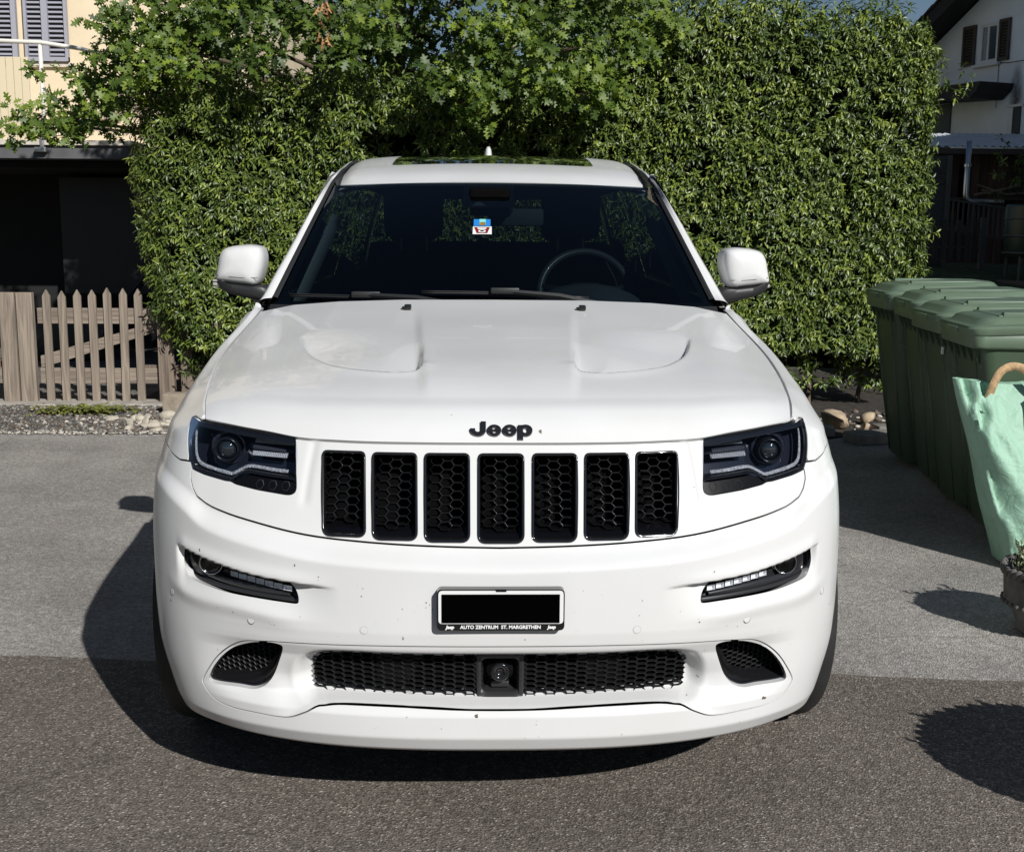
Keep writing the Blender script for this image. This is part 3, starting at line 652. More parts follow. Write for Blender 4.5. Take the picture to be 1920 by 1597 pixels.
SHY=np.array([.28,.45,.60,.75,.95,1.2,1.45,1.62]); SHX=np.array([.79,.845,.872,.862,.858,.857,.852,.848]); SHZ=np.array([.995,.972,.975,1.018,1.064,1.103,1.142,1.182])
for sgn in (1,-1):
    rows=[]
    for s in (.845,.875,.91,.95,1.0,1.06,1.12,1.20,1.29,1.378,1.55,1.75,2.0,2.2,2.29):
        pl=on(s,.885)[0]; y0=pl[1]
        ys=min(max(y0+.0,SEY[0]),1.56)
        q=np.array([np.interp(y0,SEY,SEX)+.0065,y0,np.interp(y0,SEY,SEZ)+.001])
        if y0<SEY[0]: q=on(min(s-.006,.90),.991)[0]+np.array([.004,0,.002])
        sh=np.array([cub(SHY,SHX,np.array(y0)),y0,cub(SHY,SHZ,np.array(y0))])
        w=float(sm(.36,.62,y0))
        p_hi=on(s,.955)[0]; p_m=on(s,.925)[0]
        side_x=float(cub(_wz,_ww,np.array(.885)))
        # flare above the wheel arch fades behind it
        fl=float(sm(1.25,1.55,y0))*.012
        z1=sh[2]-.055; c1=np.array([min(np.interp(y0,[.3,.6,1.0,1.62],[.83,.905,.905,.905]),pl[0]+.0),y0,max(.925,z1)])
        c3=p_hi*(1-w)+sh*w; c2=p_m*(1-w)+c1*w
        c4=(q*.5+c3*.5)+np.array([.012*w,0,.008*w])
        lowz=.886 if y0<.36 else .70
        pts=[q,c4,c3,c2,on(s,.893)[0]-np.array([fl,0,0])]
        for z in (.86,.80,.74,.66,.56,.45,.36): 
            e=on(s,z)[0]-np.array([fl*1.5,0,0]); pts.append(e)
        rows.append(pts)
    fd=loft_obj('fender',rows,PAINT,car,6,6,sgn,.012,cut=[lambda A:WR-np.hypot(A[:,1]-WHC[0],A[:,2]-WHC[1]), lambda A:A[:,1]-1.615,
        lambda A:np.where(A[:,1]<.533,fendz(inv_s(A))+G-A[:,2],-1.), lambda A:np.where(A[:,1]<.45,-sdf(np.stack([inv_s(A),A[:,2]],-1),HOUSC)+.0015,-1.)])
    # inner arch
    mb=MB(); 
    V=[];k=28
    for xx in (.62,.885):
        for i in range(k+1):
            t=math.pi*(i/k); V.append((sgn*xx,WHC[0]+math.cos(t)*(WR+.012),WHC[1]+math.sin(t)*(WR+.012)))
    mb.add(V,[(i,i+1,k+2+i,k+1+i) for i in range(k)]); mb.obj('arch_liner',VOID,fd)
# ---- windshield -----------------------------------------------------------
def ws(u,v,dn=0.):
    xw=.797+(.660-.797)*v-.010*np.sin(np.pi*v); x=u*xw; y=1.475+(2.205-1.475)*v+.20*x*x; z=1.178+(1.646-1.178)*v-.012*(x/.64)**2*v
    b=.022*np.sin(np.pi*v)+dn; return np.stack([x,y-b*.54,z+b*.84],-1)
u=np.linspace(-1,1,49); v=np.linspace(-.06,1,33); U,V_=np.meshgrid(u,v,indexing='ij'); WV=ws(U,V_).reshape(-1,3); WF=grid(49,33)
WN=vnormals(WV,WF); 
if WN[:,1].mean()>0: WF=WF[:,::-1]
wind=obj('windshield',WV,WF,WSG,car,True)
# ceramic band behind the glass edge
def band(path_uv,name,m,parent,dn=-.006):
    pass
mb=MB()
def wquad(u0,u1,v0,v1,n=20,dn=-.004):
    uu=np.linspace(u0,u1,n); vv=np.linspace(v0,v1,n); A_,B_=np.meshgrid(uu,vv,indexing='ij'); return ws(A_,B_,dn).reshape(-1,3),grid(n,n)
for a in ((-1,-.955,0,1),(.955,1,0,1),(-1,1,.975,1),(-1,1,-.05,.055)): mb.add(*wquad(*a))
for a in ((-.18,.12,.76,.97),): mb.add(*wquad(*a))
mb.obj('ceramic_band',mat('ceramic_black',(.006,.006,.008),rough=.5),wind,True)
# camera housing behind the glass
mb=MB(); c=ws(np.array(-.03),np.array(.86),-.03); mb._bbox((c[0]-.075,c[1]-.02,c[2]-.05),(c[0]+.085,c[1]+.12,c[2]+.06),.015,0); mb.obj('camera_housing',VOID,car)
mb=MB(); c=ws(np.array(-.085),np.array(.79),-.002); mb.add([ws(np.array(-.125),np.array(.775),-.002),ws(np.array(-.045),np.array(.775),-.002),ws(np.array(-.075),np.array(.81),-.002),ws(np.array(-.098),np.array(.81),-.002)],[(0,1,2,3)]); mb.obj('camera_window',mat('camera_window',(.10,.11,.14),rough=.3),wind)
# toll stickers
def sticker(u0,u1,v0,v1,m,name,dn=.0015):
    V,F=wquad(u0,u1,v0,v1,5,dn); return obj(name,V,F,m,wind)
sticker(-.1095,-.0195,.588,.645,mat('sticker_blue',(.02,.22,.62),rough=.4),'toll_sticker')
sticker(-.079,-.045,.593,.645,mat('sticker_aqua',(.22,.62,.58),rough=.4),'toll_sticker_mark',.0025)
sticker(-.078,-.046,.592,.618,mat('sticker_gold',(.30,.20,.05),rough=.4,var=.8,vscale=120),'toll_sticker_mark',.0032)
sticker(-.113,-.013,.522,.584,mat('sticker_white',(.72,.75,.72),rough=.4),'vignette_sticker')
def stk(pts,m,dn):
    V=[ws(np.array(a),np.array(b),dn) for a,b in pts]; obj('vignette_mark',V,[tuple(range(len(V)))],m,wind)
stk([(-.106,.577),(-.022,.577),(-.036,.529),(-.092,.529)],mat('sticker_red',(.22,.012,.015),rough=.4),.0025)
stk([(-.090,.571),(-.040,.571),(-.044,.559),(-.086,.559)],mat('sticker_white'),.0032)
stk([(-.064+.020*math.cos(t),.544+.0115*math.sin(t)) for t in np.linspace(0,2*math.pi,16)[:-1]],mat('sticker_white'),.0034)
stk([(-.064+.011*math.cos(t),.544+.006*math.sin(t)) for t in np.linspace(0,2*math.pi,12)[:-1]],MAT,.004)
# cowl and wipers
mb=MB(); V=[]
for x in np.linspace(-.80,.80,25):
    yr=np.interp(abs(x),[0,.314,.539,.755,.83],[1.42,1.43,1.46,1.515,1.53]); a=ws(np.array(x/.80),np.array(.02),.004)
    V+= [(x,yr-.05,1.178-.03*(abs(x)/.8)**2),(x,yr+.02,1.176-.03*(abs(x)/.8)**2),(x,a[1],a[2]),(x,a[1]+.03,a[2]-.06)]
mb.add(V,[(4*i+j,4*i+j+1,4*i+j+5,4*i+j+4) for i in range(24) for j in range(3)]); mb.obj('cowl',PLA,car)
for u0,u1,v0,v1,ua in ((-.93,-.22,.068,.030,-.42),(-.33,.42,.098,.062,.10)):
    w=empty('wiper'); w.parent=car
    pts=[ws(np.array(u0+(u1-u0)*t),np.array(v0+(v1-v0)*t+.012*math.sin(math.pi*t)),.010) for t in np.linspace(0,1,14)]
    mb=MB(); mb.tube(pts,.005,6); mb.tube([p_+np.array([0,-.003,.006]) for p_ in pts],.003,5); mb.obj('wiper_blade',PLA,w,True)
    a=ws(np.array((u0+u1)/2),np.array((v0+v1)/2+.01),.025); b=ws(np.array(u1+.10),np.array(-.02),.03)
    mb=MB(); mb.tube([a,(a+b)/2+np.array([0,-.005,.012]),b],[.009,.011,.014],6); mb._bbox(tuple(a-np.array([.05,.012,.010])),tuple(a+np.array([.05,.012,.012])),.005,0); autosmooth(mb.obj('wiper_arm',PLA,w))
# ---- A pillars + roof -------------------------------------------------------
PS=np.array([(.835,1.60,1.205),(.826,1.66,1.228),(.800,1.76,1.300),(.773,1.85,1.368),(.745,1.96,1.447),(.718,2.06,1.520),(.688,2.17,1.597),(.664,2.26,1.652),(.660,2.38,1.678),(.660,2.50,1.699),(.662,2.65,1.717),(.668,2.9,1.749),(.672,3.2,1.776),(.672,3.7,1.782),(.664,4.2,1.758),(.645,4.6,1.720)])
for sgn in (1,-1):
    rows=[]; trim=[]
    for i,q in enumerate(PS):
        t=np.clip((q[2]-1.178)/(1.646-1.178),0,1.02); e=ws(np.array(1.0),np.array(t),.004)
        if i>=8: e=np.array([q[0]-.022,q[1],q[2]+.004])
        inner=e*.80+q*.20+np.array([0,-.004,.004]); mid=e*.32+q*.68+np.array([0,-.006,.005])
        rows.append([inner,mid,q,q+np.array([.016,.045,-.012]),q+np.array([.020,.10,-.03])]); trim.append([e+np.array([-.010,-.002,.002]),e*.75+inner*.25+np.array([0,-.002,.006]),inner+np.array([.001,.002,-.004])])
    loft_obj('windshield_pillar',rows,PAINT,car,5,5,sgn,up=(sgn*.4,-1,.5))
    loft_obj('pillar_trim',trim,PLA,car,5,4,sgn,up=(0,-1,.5))
RY=np.array([2.205,2.30,2.45,2.60,2.85,3.2,3.6,4.0,4.35,4.62,4.74]); RZ=np.array([1.650,1.684,1.719,1.744,1.784,1.818,1.824,1.812,1.790,1.762,1.742]); RX=np.array([.632,.636,.637,.637,.642,.648,.648,.642,.63,.62,.61])
def roofpt(u,y):
    x=u*np.interp(y,RY,RX); zc=cub(RY,RZ,y); e=np.abs(u); return np.stack([x,y+ .20*x*x*np.clip(1-(y-2.205)/.35,0,1),zc-.022*e**2-.012*e**8-.014*np.clip((e-.9)/.1,0,1)**2],-1)
yy=np.unique(np.concatenate([np.linspace(2.205,4.74,70),[2.58,3.62]])); uu=np.linspace(-1,1,61); U,Y_=np.meshgrid(uu,yy,indexing='ij'); RV=roofpt(U,Y_).reshape(-1,3); RF=grid(61,len(yy)); RN=vnormals(RV,RF)
if RN[:,2].mean()<0: RF=RF[:,::-1]; RN=-RN
SR=round_poly([(-.44,2.585),(.44,2.585),(.44,3.75),(-.44,3.75)],.05,5)
A,F=clip(np.concatenate([RV,RN],1),RF,-sdf(RV[:,:2],SR)); V,N,F=flange(A[:,:3],A[:,3:],F,.015)
roof=obj('roof',V,F,PAINT,car,True,N)
A,F=clip(np.concatenate([RV,RN],1),RF,sdf(RV[:,:2],SR)+.003); V,N,F=flange(A[:,:3]-np.array([0,0,.002]),A[:,3:],F,.01); obj('sunroof',V,F,mat('sunroof_glass',(.004,.004,.005),rough=.02,coat=1,spec=.8),roof,True,N)
mb=MB(); V=[]
for i,(h,w,l) in enumerate([(0,.036,.12),(.02,.030,.10),(.055,.022,.06),(.085,.016,.03),(.095,.008,.012)]):
    for k in range(12): t=2*math.pi*k/12; V.append((-.01+w*math.cos(t),4.25+.05*h/.09+l*math.sin(t),1.786+h*1.55))
mb.add(V,[(i*12+k,i*12+(k+1)%12,(i+1)*12+(k+1)%12,(i+1)*12+k) for i in range(4) for k in range(12)]+[tuple(range(48,60))]); mb.obj('roof_antenna',PAINT,roof,True)
for sgn in (1,-1):
    mb=MB(); pts=[(sgn*.575,y,np.interp(y,RY,RZ)-.050+h) for y,h in ((2.62,-.016),(2.75,-.006),(2.9,.006),(3.1,.012),(3.8,.014),(4.2,.012),(4.35,-.004),(4.42,-.02))]
    mb.tube(pts,[.008,.014,.018,.018,.018,.018,.014,.008],8); mb.obj('roof_rail',PLA,roof,True)
    # roof side seam strip
    rows=[]
    for y in np.linspace(2.24,4.62,22):
        a=roofpt(np.array(.99),np.array(y)); yy_=a[1]; b=np.array([np.interp(yy_,PS[:,1],PS[:,0])-.012,yy_,np.interp(yy_,PS[:,1],PS[:,2])-.004]); rows.append([a+np.array([-.006,0,-.006]),(a+b)/2+np.array([0,0,-.008]),b])
    loft_obj('roof_seal',rows,PLA,roof,3,4,sgn,up=(0,0,1))
# ---- body sides, doors, windows ----------------------------------------------
SIDE=[(.865,.33),(.915,.38),(.945,.50),(.952,.64),(.948,.80),(.938,.93),(.915,1.05),(.880,1.125),(.856,1.165)]
GLS=[(.835,1.17),(.782,1.33),(.716,1.52),(.655,1.665)]
def side_pt(x,y,z):
    k=np.interp(y,[1.6,2.0,2.5,3.6,4.3,4.72,4.84],[.034,.022,0,0,.015,.06,.13])*(1 if y>2.5 else float(np.clip((1.17-z)/.12,0,1))); return (x-k,y,z+np.interp(y,[1.6,4.7],[.015,.05])*np.clip((z-.9)/.25,0,1))
RWC=np.array([3.765,.392])
archR=lambda A:WR-.005-np.hypot(A[:,1]-RWC[0],A[:,2]-RWC[1])
archF=lambda A:WR-np.hypot(A[:,1]-WHC[0],A[:,2]-WHC[1])
for sgn in (1,-1):
    for nm,y0,y1 in (('front_door',1.62,2.71),('rear_door',2.716,3.62),('quarter_panel',3.626,4.80)):
        ys=np.linspace(y0,y1,6); rows=[[side_pt(x,y,z) for x,z in SIDE] for y in ys]
        d=loft_obj(nm,rows,PAINT,car,6,5,sgn,.012,cut=[archR,archF])
        if 'door' in nm:
            mb=MB(); mb.tube([(sgn*.945,y1-.28,.985),(sgn*.972,y1-.25,.988),(sgn*.972,y1-.12,.988),(sgn*.945,y1-.09,.985)],.012,8); mb.obj('door_handle',PAINT,d,True)
        yw=[(y0+.03,y1-.03)]
        g0=y0+.0; g1=y1-.05
        if nm=='front_door': rowsg=[[side_pt(x,y0+.05+(z-1.17)*1.22 if k==0 else y1-.06,z) for x,z in GLS] for k in (0,1)]
        elif nm=='rear_door': rowsg=[[side_pt(x,y0+.05 if k==0 else y1-.04,z) for x,z in GLS] for k in (0,1)]
        else: rowsg=[[side_pt(x,y0+.06 if k==0 else 4.55-(z-1.17)*.35,z) for x,z in GLS] for k in (0,1)]
        loft_obj('window_glass',rowsg,SIDEG,d,8,4,sgn)
        # pillar behind each window
        if nm!='quarter_panel':
            rowsp=[[np.array(side_pt(x+.002,y,z)) for x,z in GLS] for y in (y1-.06,y1+.06)]; loft_obj('window_post',rowsp,BLK,d,4,4,sgn)
        else:
            rowsp=[[np.array(side_pt(x+.003,4.55-(z-1.17)*.35+k,z)) for x,z in GLS] for k in (0,.10,.19)]; loft_obj('rear_post',rowsp,PAINT,d,4,4,sgn)
    mb=MB(); mb.box((sgn*.70,1.30,.24),(sgn*.90,3.32,.36),bev=.03); autosmooth(mb.obj('sill',PAINT,car))
    mb=MB(); V=[];k=24
    for xx in (.62,.93):
        for i in range(k+1): t=math.pi*i/k; V.append((sgn*xx,RWC[0]+math.cos(t)*(WR+.01),RWC[1]+math.sin(t)*(WR+.01)))
    mb.add(V,[(i,i+1,k+2+i,k+1+i) for i in range(k)]); mb.obj('arch_liner',VOID,car)
# tail
xs=np.linspace(-.83,.83,15)
rows=[[(x*f,yb+.10*(1-abs(x/.83)**3)*1.0,z) for x in xs] for z,yb,f in ((.35,4.78,.98),(.45,4.82,1.0),(.70,4.83,1.0),(.95,4.80,1.0),(1.17,4.745,.97),(1.22,4.715,.95))]
tg=loft_obj('tailgate',rows,PAINT,car,5,3,1,up=(0,1,0))
rows=[[(x*f,yb+.10*(1-abs(x/.83)**3),z) for x in xs] for z,yb,f in ((1.22,4.715,.93),(1.45,4.62,.85),(1.70,4.54,.74))]
loft_obj('rear_window',rows,REARG,tg,6,3,1,up=(0,1,0))
mb=MB(); mb._bbox((-.60,4.56,1.70),(.60,4.80,1.735),.012,0); autosmooth(mb.obj('rear_spoiler',PAINT,tg))
for sgn in (1,-1):
    mb=MB(); mb._bbox((sgn*.66,4.815,.98),(sgn*.83,4.86,1.14),.02,0); autosmooth(mb.obj('tail_lamp',mat('tail_red',(.25,.005,.008),rough=.1,coat=1),car))
mb=MB(); mb.box((-.80,.30,.26),(.80,4.70,.34)); mb.obj('underbody',VOID,car)
mb=MB(); mb.box((-.60,.14,.235),(.60,.9,.27)); mb.obj('undertray',MAT,car)
mb=MB(); mb.box((-.78,.45,.34),(.78,1.40,.80)); mb.obj('engine_bay',VOID,car)
# ---- mirrors -------------------------------------------------------------------
MO=np.array([(.852,1.335),(.853,1.368),(.864,1.390),(.895,1.3985),(.93,1.398),(.972,1.393),(1.002,1.382),(1.020,1.355),(1.030,1.31),(1.037,1.277),(1.030,1.262),(.98,1.255),(.93,1.250),(.890,1.247),(.872,1.262),(.860,1.295)])
MO=cat_closed(MO,4); MC=MO.mean(0)
LO=cat_closed(np.array([(1.038,1.280),(1.040,1.262),(1.024,1.238),(.985,1.218),(.92,1.202),(.87,1.194),(.835,1.196),(.820,1.225),(.84,1.250),(.89,1.250),(.95,1.256),(1.01,1.264)]),4); LC=LO.mean(0)
for sgn in (1,-1):
    def shell(O,C,prof):
        V=[];n=len(O)
        for k,y in prof:
            q=C+(O-C)*k; V+=[(sgn*a,y+.12*(a-.94)**1*(1 if y<1.85 else .6),b) for a,b in q]
        F=[(i*n+j,i*n+(j+1)%n,(i+1)*n+(j+1)%n,(i+1)*n+j) for i in range(len(prof)-1) for j in range(n)]+[tuple(range(n))]
        return V,F
    m_=empty('side_mirror'); m_.parent=car
    mb=MB(); mb.add(*shell(MO,MC,[(.30,1.752),(.55,1.756),(.75,1.763),(.88,1.775),(.955,1.792),(.99,1.82),(1.0,1.85),(.98,1.905)])); autosmooth(mb.obj('mirror_cap',PAINT,m_),50)
    mb=MB(); mb.add(*shell(LO,LC,[(.4,1.765),(.7,1.768),(.88,1.778),(.97,1.80),(1.0,1.84),(.98,1.89)])); autosmooth(mb.obj('mirror_base',PLA,m_),50)
    mb=MB(); mb.tube([(sgn*.90,1.84,1.225),(sgn*.85,1.83,1.212),(sgn*.80,1.82,1.19)],[.034,.036,.044],10); mb.obj('mirror_arm',PLA,m_,True)
    mb=MB(); mb.add(*shell(MO,MC,[(.9,1.906),(.5,1.907),(.05,1.907)])); mb.obj('mirror_glass',mat('mirror_silver',(.8,.8,.8),rough=.02,metal=1),m_)
    mb=MB(); mb._bbox((sgn*1.000,1.787,1.250),(sgn*1.0335,1.86,1.265),.006,0); autosmooth(mb.obj('turn_signal',AMB,m_))
    mb=MB(); q=[(sgn*a,1.7535+.12*(a-.94)+y,b) for a,b,y in ((.868,1.2795,.012),(.92,1.2785,.004),(.97,1.282,.004),(1.022,1.288,.014))]; mb.tube(q,.0012,4); mb.obj('cap_seam',mat('sensor_gap'),m_)
# ---- wheels ----------------------------------------------------------------------
def wheel(x,y,sgn):
    w=empty('wheel',(sgn*x,y,.392)); w.parent=car
    r=.392; hw=.147
    prof=[(.262,hw*.86),(.30,hw*.98),(.345,hw),(.372,hw*.95),(.385,hw*.84),(.3905,hw*.68)]
    V=[];F=[];n=96
    full=prof+[(.3915,hw*.45),(.3915,hw*.42),(.383,hw*.41),(.383,hw*.34),(.392,hw*.33),(.392,.02),(.383,.018),(.383,-.018),(.392,-.02),(.392,-hw*.33),(.383,-hw*.34),(.383,-hw*.41),(.3915,-hw*.42)]+[(a,-b) for a,b in prof[::-1]]
    for a,h in full:
        for k in range(n):
            t=2*math.pi*k/n; rr=a
            if .38<a and abs(h)>hw*.45 and k%6==0: rr-=.007
            V.append((h*sgn,rr*math.cos(t),rr*math.sin(t)))
    for i in range(len(full)-1):
        for k in range(n): F.append((i*n+k,i*n+(k+1)%n,(i+1)*n+(k+1)%n,(i+1)*n+k))
    ty=obj('tyre',V,F,RUB,w); autosmooth(ty,30)
    mb=MB(); mb.lathe([(.262,-.10),(.235,-.09),(.235,.09),(.262,.122),(.258,.127),(.24,.115)],(0,0,0),48,axis='x')
    for k in range(5):
        t=2*math.pi*k/5
        for dt in (-.12,.12):
            a=(.118*1.0,.06*math.cos(t+dt*2.2),.06*math.sin(t+dt*2.2)); b=(.112,.25*math.cos(t+dt),.25*math.sin(t+dt)); mb.tube([a,b],[.022,.016],6)
    mb.lathe([(.0,.122),(.05,.12),(.07,.10),(.075,.05)],(0,0,0),24,axis='x')
    mb.V=[(v[0]*sgn,v[1],v[2]) for v in mb.V]
    autosmooth(mb.obj('rim',mat('rim_grey',(.10,.10,.105),rough=.25,metal=.9),w))
    mb=MB(); mb.lathe([(.18,.04),(.18,.06),(.05,.06)],(0,0,0),32,axis='x'); mb.V=[(v[0]*sgn,v[1],v[2]) for v in mb.V]; mb.obj('brake_disc',mat('brake_steel',(.3,.3,.3),rough=.35,metal=1),w)
for y in (.85,3.765):
    for sgn in (1,-1): wheel(.797,y,sgn)
# ---- interior --------------------------------------------------------------------
mb=MB(); V=[]
for x in np.linspace(-.78,.78,17):
    for (y,z) in ((1.50,1.135),(1.75,1.175),(2.0,1.18),(2.1,1.15),(2.12,.9)): V.append((x,y+.1*(x/.78)**2,z-.02*(x/.78)**2))
mb.add(V,[(5*i+j,5*i+j+1,5*i+j+6,5*i+j+5) for i in range(16) for j in range(4)]); mb.obj('dashboard',INT,car,True)
mb=MB(); hood_=[(.375+.20*math.cos(t),1.90,1.165+.085*math.sin(t)) for t in np.linspace(0,math.pi,16)]
V=hood_+[(a,2.12,c) for a,b,c in hood_]; mb.add(V,[(i,i+1,17+i,16+i) for i in range(15)]+[tuple(range(16))]); mb.obj('instrument_hood',INT2,car,True)
sw=empty('steering_wheel'); sw.parent=car
mb=MB(); c=np.array([.375,2.20,1.205]); tl=R(25)
pts=[c+np.array([.185*math.cos(t),.185*math.sin(t)*math.sin(tl),.185*math.sin(t)*math.cos(tl)]) for t in np.linspace(0,2*math.pi,41)]; mb.tube(pts,.016,8,cap=False); mb.obj('wheel_rim',mat('leather_grey',(.06,.062,.066),rough=.35,coat=.2),sw,True)
mb=MB(); mb._bbox((.31,2.17,1.15),(.44,2.22,1.25),.02,0); 
for a in (math.pi*.05,math.pi*.95,math.pi*1.5): mb.tube([c,c+np.array([.18*math.cos(a),.18*math.sin(a)*math.sin(tl),.18*math.sin(a)*math.cos(tl)])],.016,6)
mb.obj('wheel_hub',INT,sw,True)
for x in (-.37,.375):
    s_=empty('front_seat'); s_.parent=car
    mb=MB(); mb._bbox((x-.25,2.55,.72),(x+.25,3.05,.90),.05,0); autosmooth(mb.obj('seat_cushion',INT,s_))
    mb=MB(); V=[];
    for z,w,y in ((.85,.25,2.93),(1.05,.265,2.97),(1.25,.255,3.01),(1.36,.20,3.04)):
        for k in range(16): t=2*math.pi*k/16; V.append((x+w*math.copysign(abs(math.cos(t))**.6,math.cos(t)),y+.075*math.sin(t),z))
    mb.add(V,[(i*16+k,i*16+(k+1)%16,(i+1)*16+(k+1)%16,(i+1)*16+k) for i in range(3) for k in range(16)]+[tuple(range(48,64))]); mb.obj('seat_back',INT,s_,True)
    mb=MB(); mb._bbox((x-.14,3.0,1.42),(x+.14,3.11,1.63),.04,0); autosmooth(mb.obj('headrest',INT,s_))
    mb=MB()
    for dx in (-.06,.06): mb.tube([(x+dx,3.05,1.34),(x+dx,3.05,1.44)],.006,6)
    mb.obj('headrest_post',SIL,s_)
mb=MB(); mb._bbox((-.66,3.75,.75),(.66,3.95,1.40),.06,0); autosmooth(mb.obj('rear_seat',INT,car))
for x in (-.42,.42):
    mb=MB(); mb._bbox((x-.13,3.82,1.40),(x+.13,3.92,1.52),.035,0); autosmooth(mb.obj('rear_headrest',INT,car))
rm=empty('rear_view_mirror'); rm.parent=car
mb=MB(); mb._bbox((-.02,2.22,1.475),(.205,2.25,1.545),.015,0); autosmooth(mb.obj('mirror_shell',INT2,rm))
mb=MB(); mb.tube([(.07,2.21,1.53),(.04,2.17,1.60)],.012,6); mb.obj('mirror_stalk',INT,rm)
mb=MB(); mb.box((-.58,2.45,1.640),(.58,4.5,1.655)); mb.obj('headliner',mat('headliner',(.02,.021,.024),rough=.9),car)
mb=MB(); mb.box((-.80,1.55,.55),(.80,4.7,.62)); mb.obj('cabin_floor',INT,car)
for sgn in (1,-1):
    rows=[[side_pt(x-.05,y,z) for x,z in ((.93,.6),(.925,.9),(.90,1.05),(.875,1.15),(.86,1.185))] for y in (1.66,2.4,3.2,4.0,4.66)]; loft_obj('door_trim',rows,INT,car,4,3,sgn)
mb=MB(); mb.box((-.80,4.70,.6),(.80,4.715,1.20)); mb.obj('tailgate_trim',INT,car)
for sgn in (1,-1):   # inner pillar covers seen through the glass
    mb=MB(); V=[]
    for t in np.linspace(.05,.78,9):
        e=ws(np.array(sgn*.93),np.array(t),-.03); V+=[e,e+np.array([-sgn*.02,.10,-.03]),e+np.array([sgn*.05,.16,-.05])]
    mb.add(V,[(3*i+j,3*i+j+1,3*i+j+4,3*i+j+3) for i in range(8) for j in range(2)]); mb.obj('inner_pillar',mat('pillar_grey',(.42,.44,.46),rough=.8),car,True)
# ================================================================== SURROUNDINGS
def asphalt(name,c0,c1,c2,grain=110.,stain=.35,rough=.92):
    m=bpy.data.materials.new(name); m.use_nodes=True; t=m.node_tree; N=t.nodes; L=t.links; b=N['Principled BSDF']; b.inputs['Roughness'].default_value=rough; b.inputs['Specular IOR Level'].default_value=.25
    tc=N.new('ShaderNodeTexCoord'); v=N.new('ShaderNodeTexVoronoi'); v.inputs['Scale'].default_value=grain; L.new(tc.outputs['Object'],v.inputs[0])
    sep=N.new('ShaderNodeSeparateColor'); L.new(v.outputs['Color'],sep.inputs[0])
    rp=N.new('ShaderNodeValToRGB'); e=rp.color_ramp.elements; e[0].position=0; e[0].color=(*c0,1); e[1].position=1; e[1].color=(*c2,1); k=rp.color_ramp.elements.new(.55); k.color=(*c1,1); k2=rp.color_ramp.elements.new(.9); k2.color=(*[x*1.35 for x in c1],1)
    L.new(sep.outputs[0],rp.inputs[0])
    n=N.new('ShaderNodeTexNoise'); n.inputs['Scale'].default_value=1.1; n.inputs['Detail'].default_value=8; n.inputs['Roughness'].default_value=.62; L.new(tc.outputs['Object'],n.inputs[0])
    mr=N.new('ShaderNodeMapRange'); mr.inputs[1].default_value=.3; mr.inputs[2].default_value=.72; mr.inputs[3].default_value=1-stain; mr.inputs[4].default_value=1+stain*.8; L.new(n.outputs[0],mr.inputs[0])
    n3=N.new('ShaderNodeTexNoise'); n3.inputs['Scale'].default_value=35; n3.inputs['Detail'].default_value=4; L.new(tc.outputs['Object'],n3.inputs[0])
    mr3=N.new('ShaderNodeMapRange'); mr3.inputs[1].default_value=.3; mr3.inputs[2].default_value=.7; mr3.inputs[3].default_value=.82; mr3.inputs[4].default_value=1.18; L.new(n3.outputs[0],mr3.inputs[0])
    mm=N.new('ShaderNodeMath'); mm.operation='MULTIPLY'; L.new(mr.outputs[0],mm.inputs[0]); L.new(mr3.outputs[0],mm.inputs[1])
    # thin cracks
    wv=N.new('ShaderNodeTexVoronoi'); wv.feature='DISTANCE_TO_EDGE'; wv.inputs['Scale'].default_value=.55
    nd=N.new('ShaderNodeTexNoise'); nd.inputs['Scale'].default_value=2.2; nd.inputs['Detail'].default_value=6; L.new(tc.outputs['Object'],nd.inputs[0]); mv=N.new('ShaderNodeMix'); mv.data_type='VECTOR'; mv.inputs[0].default_value=.22; L.new(tc.outputs['Object'],mv.inputs[4]); L.new(nd.outputs['Color'],mv.inputs[5]); L.new(mv.outputs[1],wv.inputs[0])
    cr=N.new('ShaderNodeMapRange'); cr.inputs[1].default_value=.0008; cr.inputs[2].default_value=.004; cr.inputs[3].default_value=.8; cr.inputs[4].default_value=1; L.new(wv.outputs['Distance'],cr.inputs[0])
    mm2=N.new('ShaderNodeMath'); mm2.operation='MULTIPLY'; L.new(mm.outputs[0],mm2.inputs[0]); L.new(cr.outputs[0],mm2.inputs[1])
    mx=N.new('ShaderNodeVectorMath'); mx.operation='SCALE'; L.new(rp.outputs[0],mx.inputs[0]); L.new(mm2.outputs[0],mx.inputs['Scale']); L.new(mx.outputs[0],b.inputs['Base Color'])
    bp=N.new('ShaderNodeBump'); bp.inputs['Strength'].default_value=.55; bp.inputs['Distance'].default_value=.006; L.new(v.outputs['Distance'],bp.inputs['Height']); L.new(bp.outputs[0],b.inputs['Normal'])
    return m
def sheet(name,poly,z,m,n=1):
    o=obj(name,[(x,y,z) for x,y in poly],[tuple(range(len(poly)))],m); return tag(o,kind='structure')
sheet('ground',[(-400,-300),(400,-300),(400,600),(-400,600)],-.03,mat('far_ground',(.06,.07,.04),rough=1,var=.4,vscale=.3))
AS1=asphalt('asphalt_old',(.205,.192,.177),(.30,.282,.260),(.46,.435,.40),190,.34)
AS2=asphalt('asphalt_coarse',(.082,.069,.059),(.155,.134,.115),(.40,.36,.32),190,.2)
sheet('driveway',[(-14,-12),(14,-12),(14,6.3),(3.2,6.1),(2.45,5.62),(1.0,5.75),(-2.2,5.78),(-14,5.95)],-.004,AS1)
xs_=np.linspace(-12,12,160); eg=[(x,1.17-.072*x+.012*math.sin(x*7)+.008*math.sin(x*23+1)+.004*math.sin(x*61)) for x in xs_]
sheet('road',[(-12,-11)]+[(12,-11)]+eg[::-1],.0,AS2)
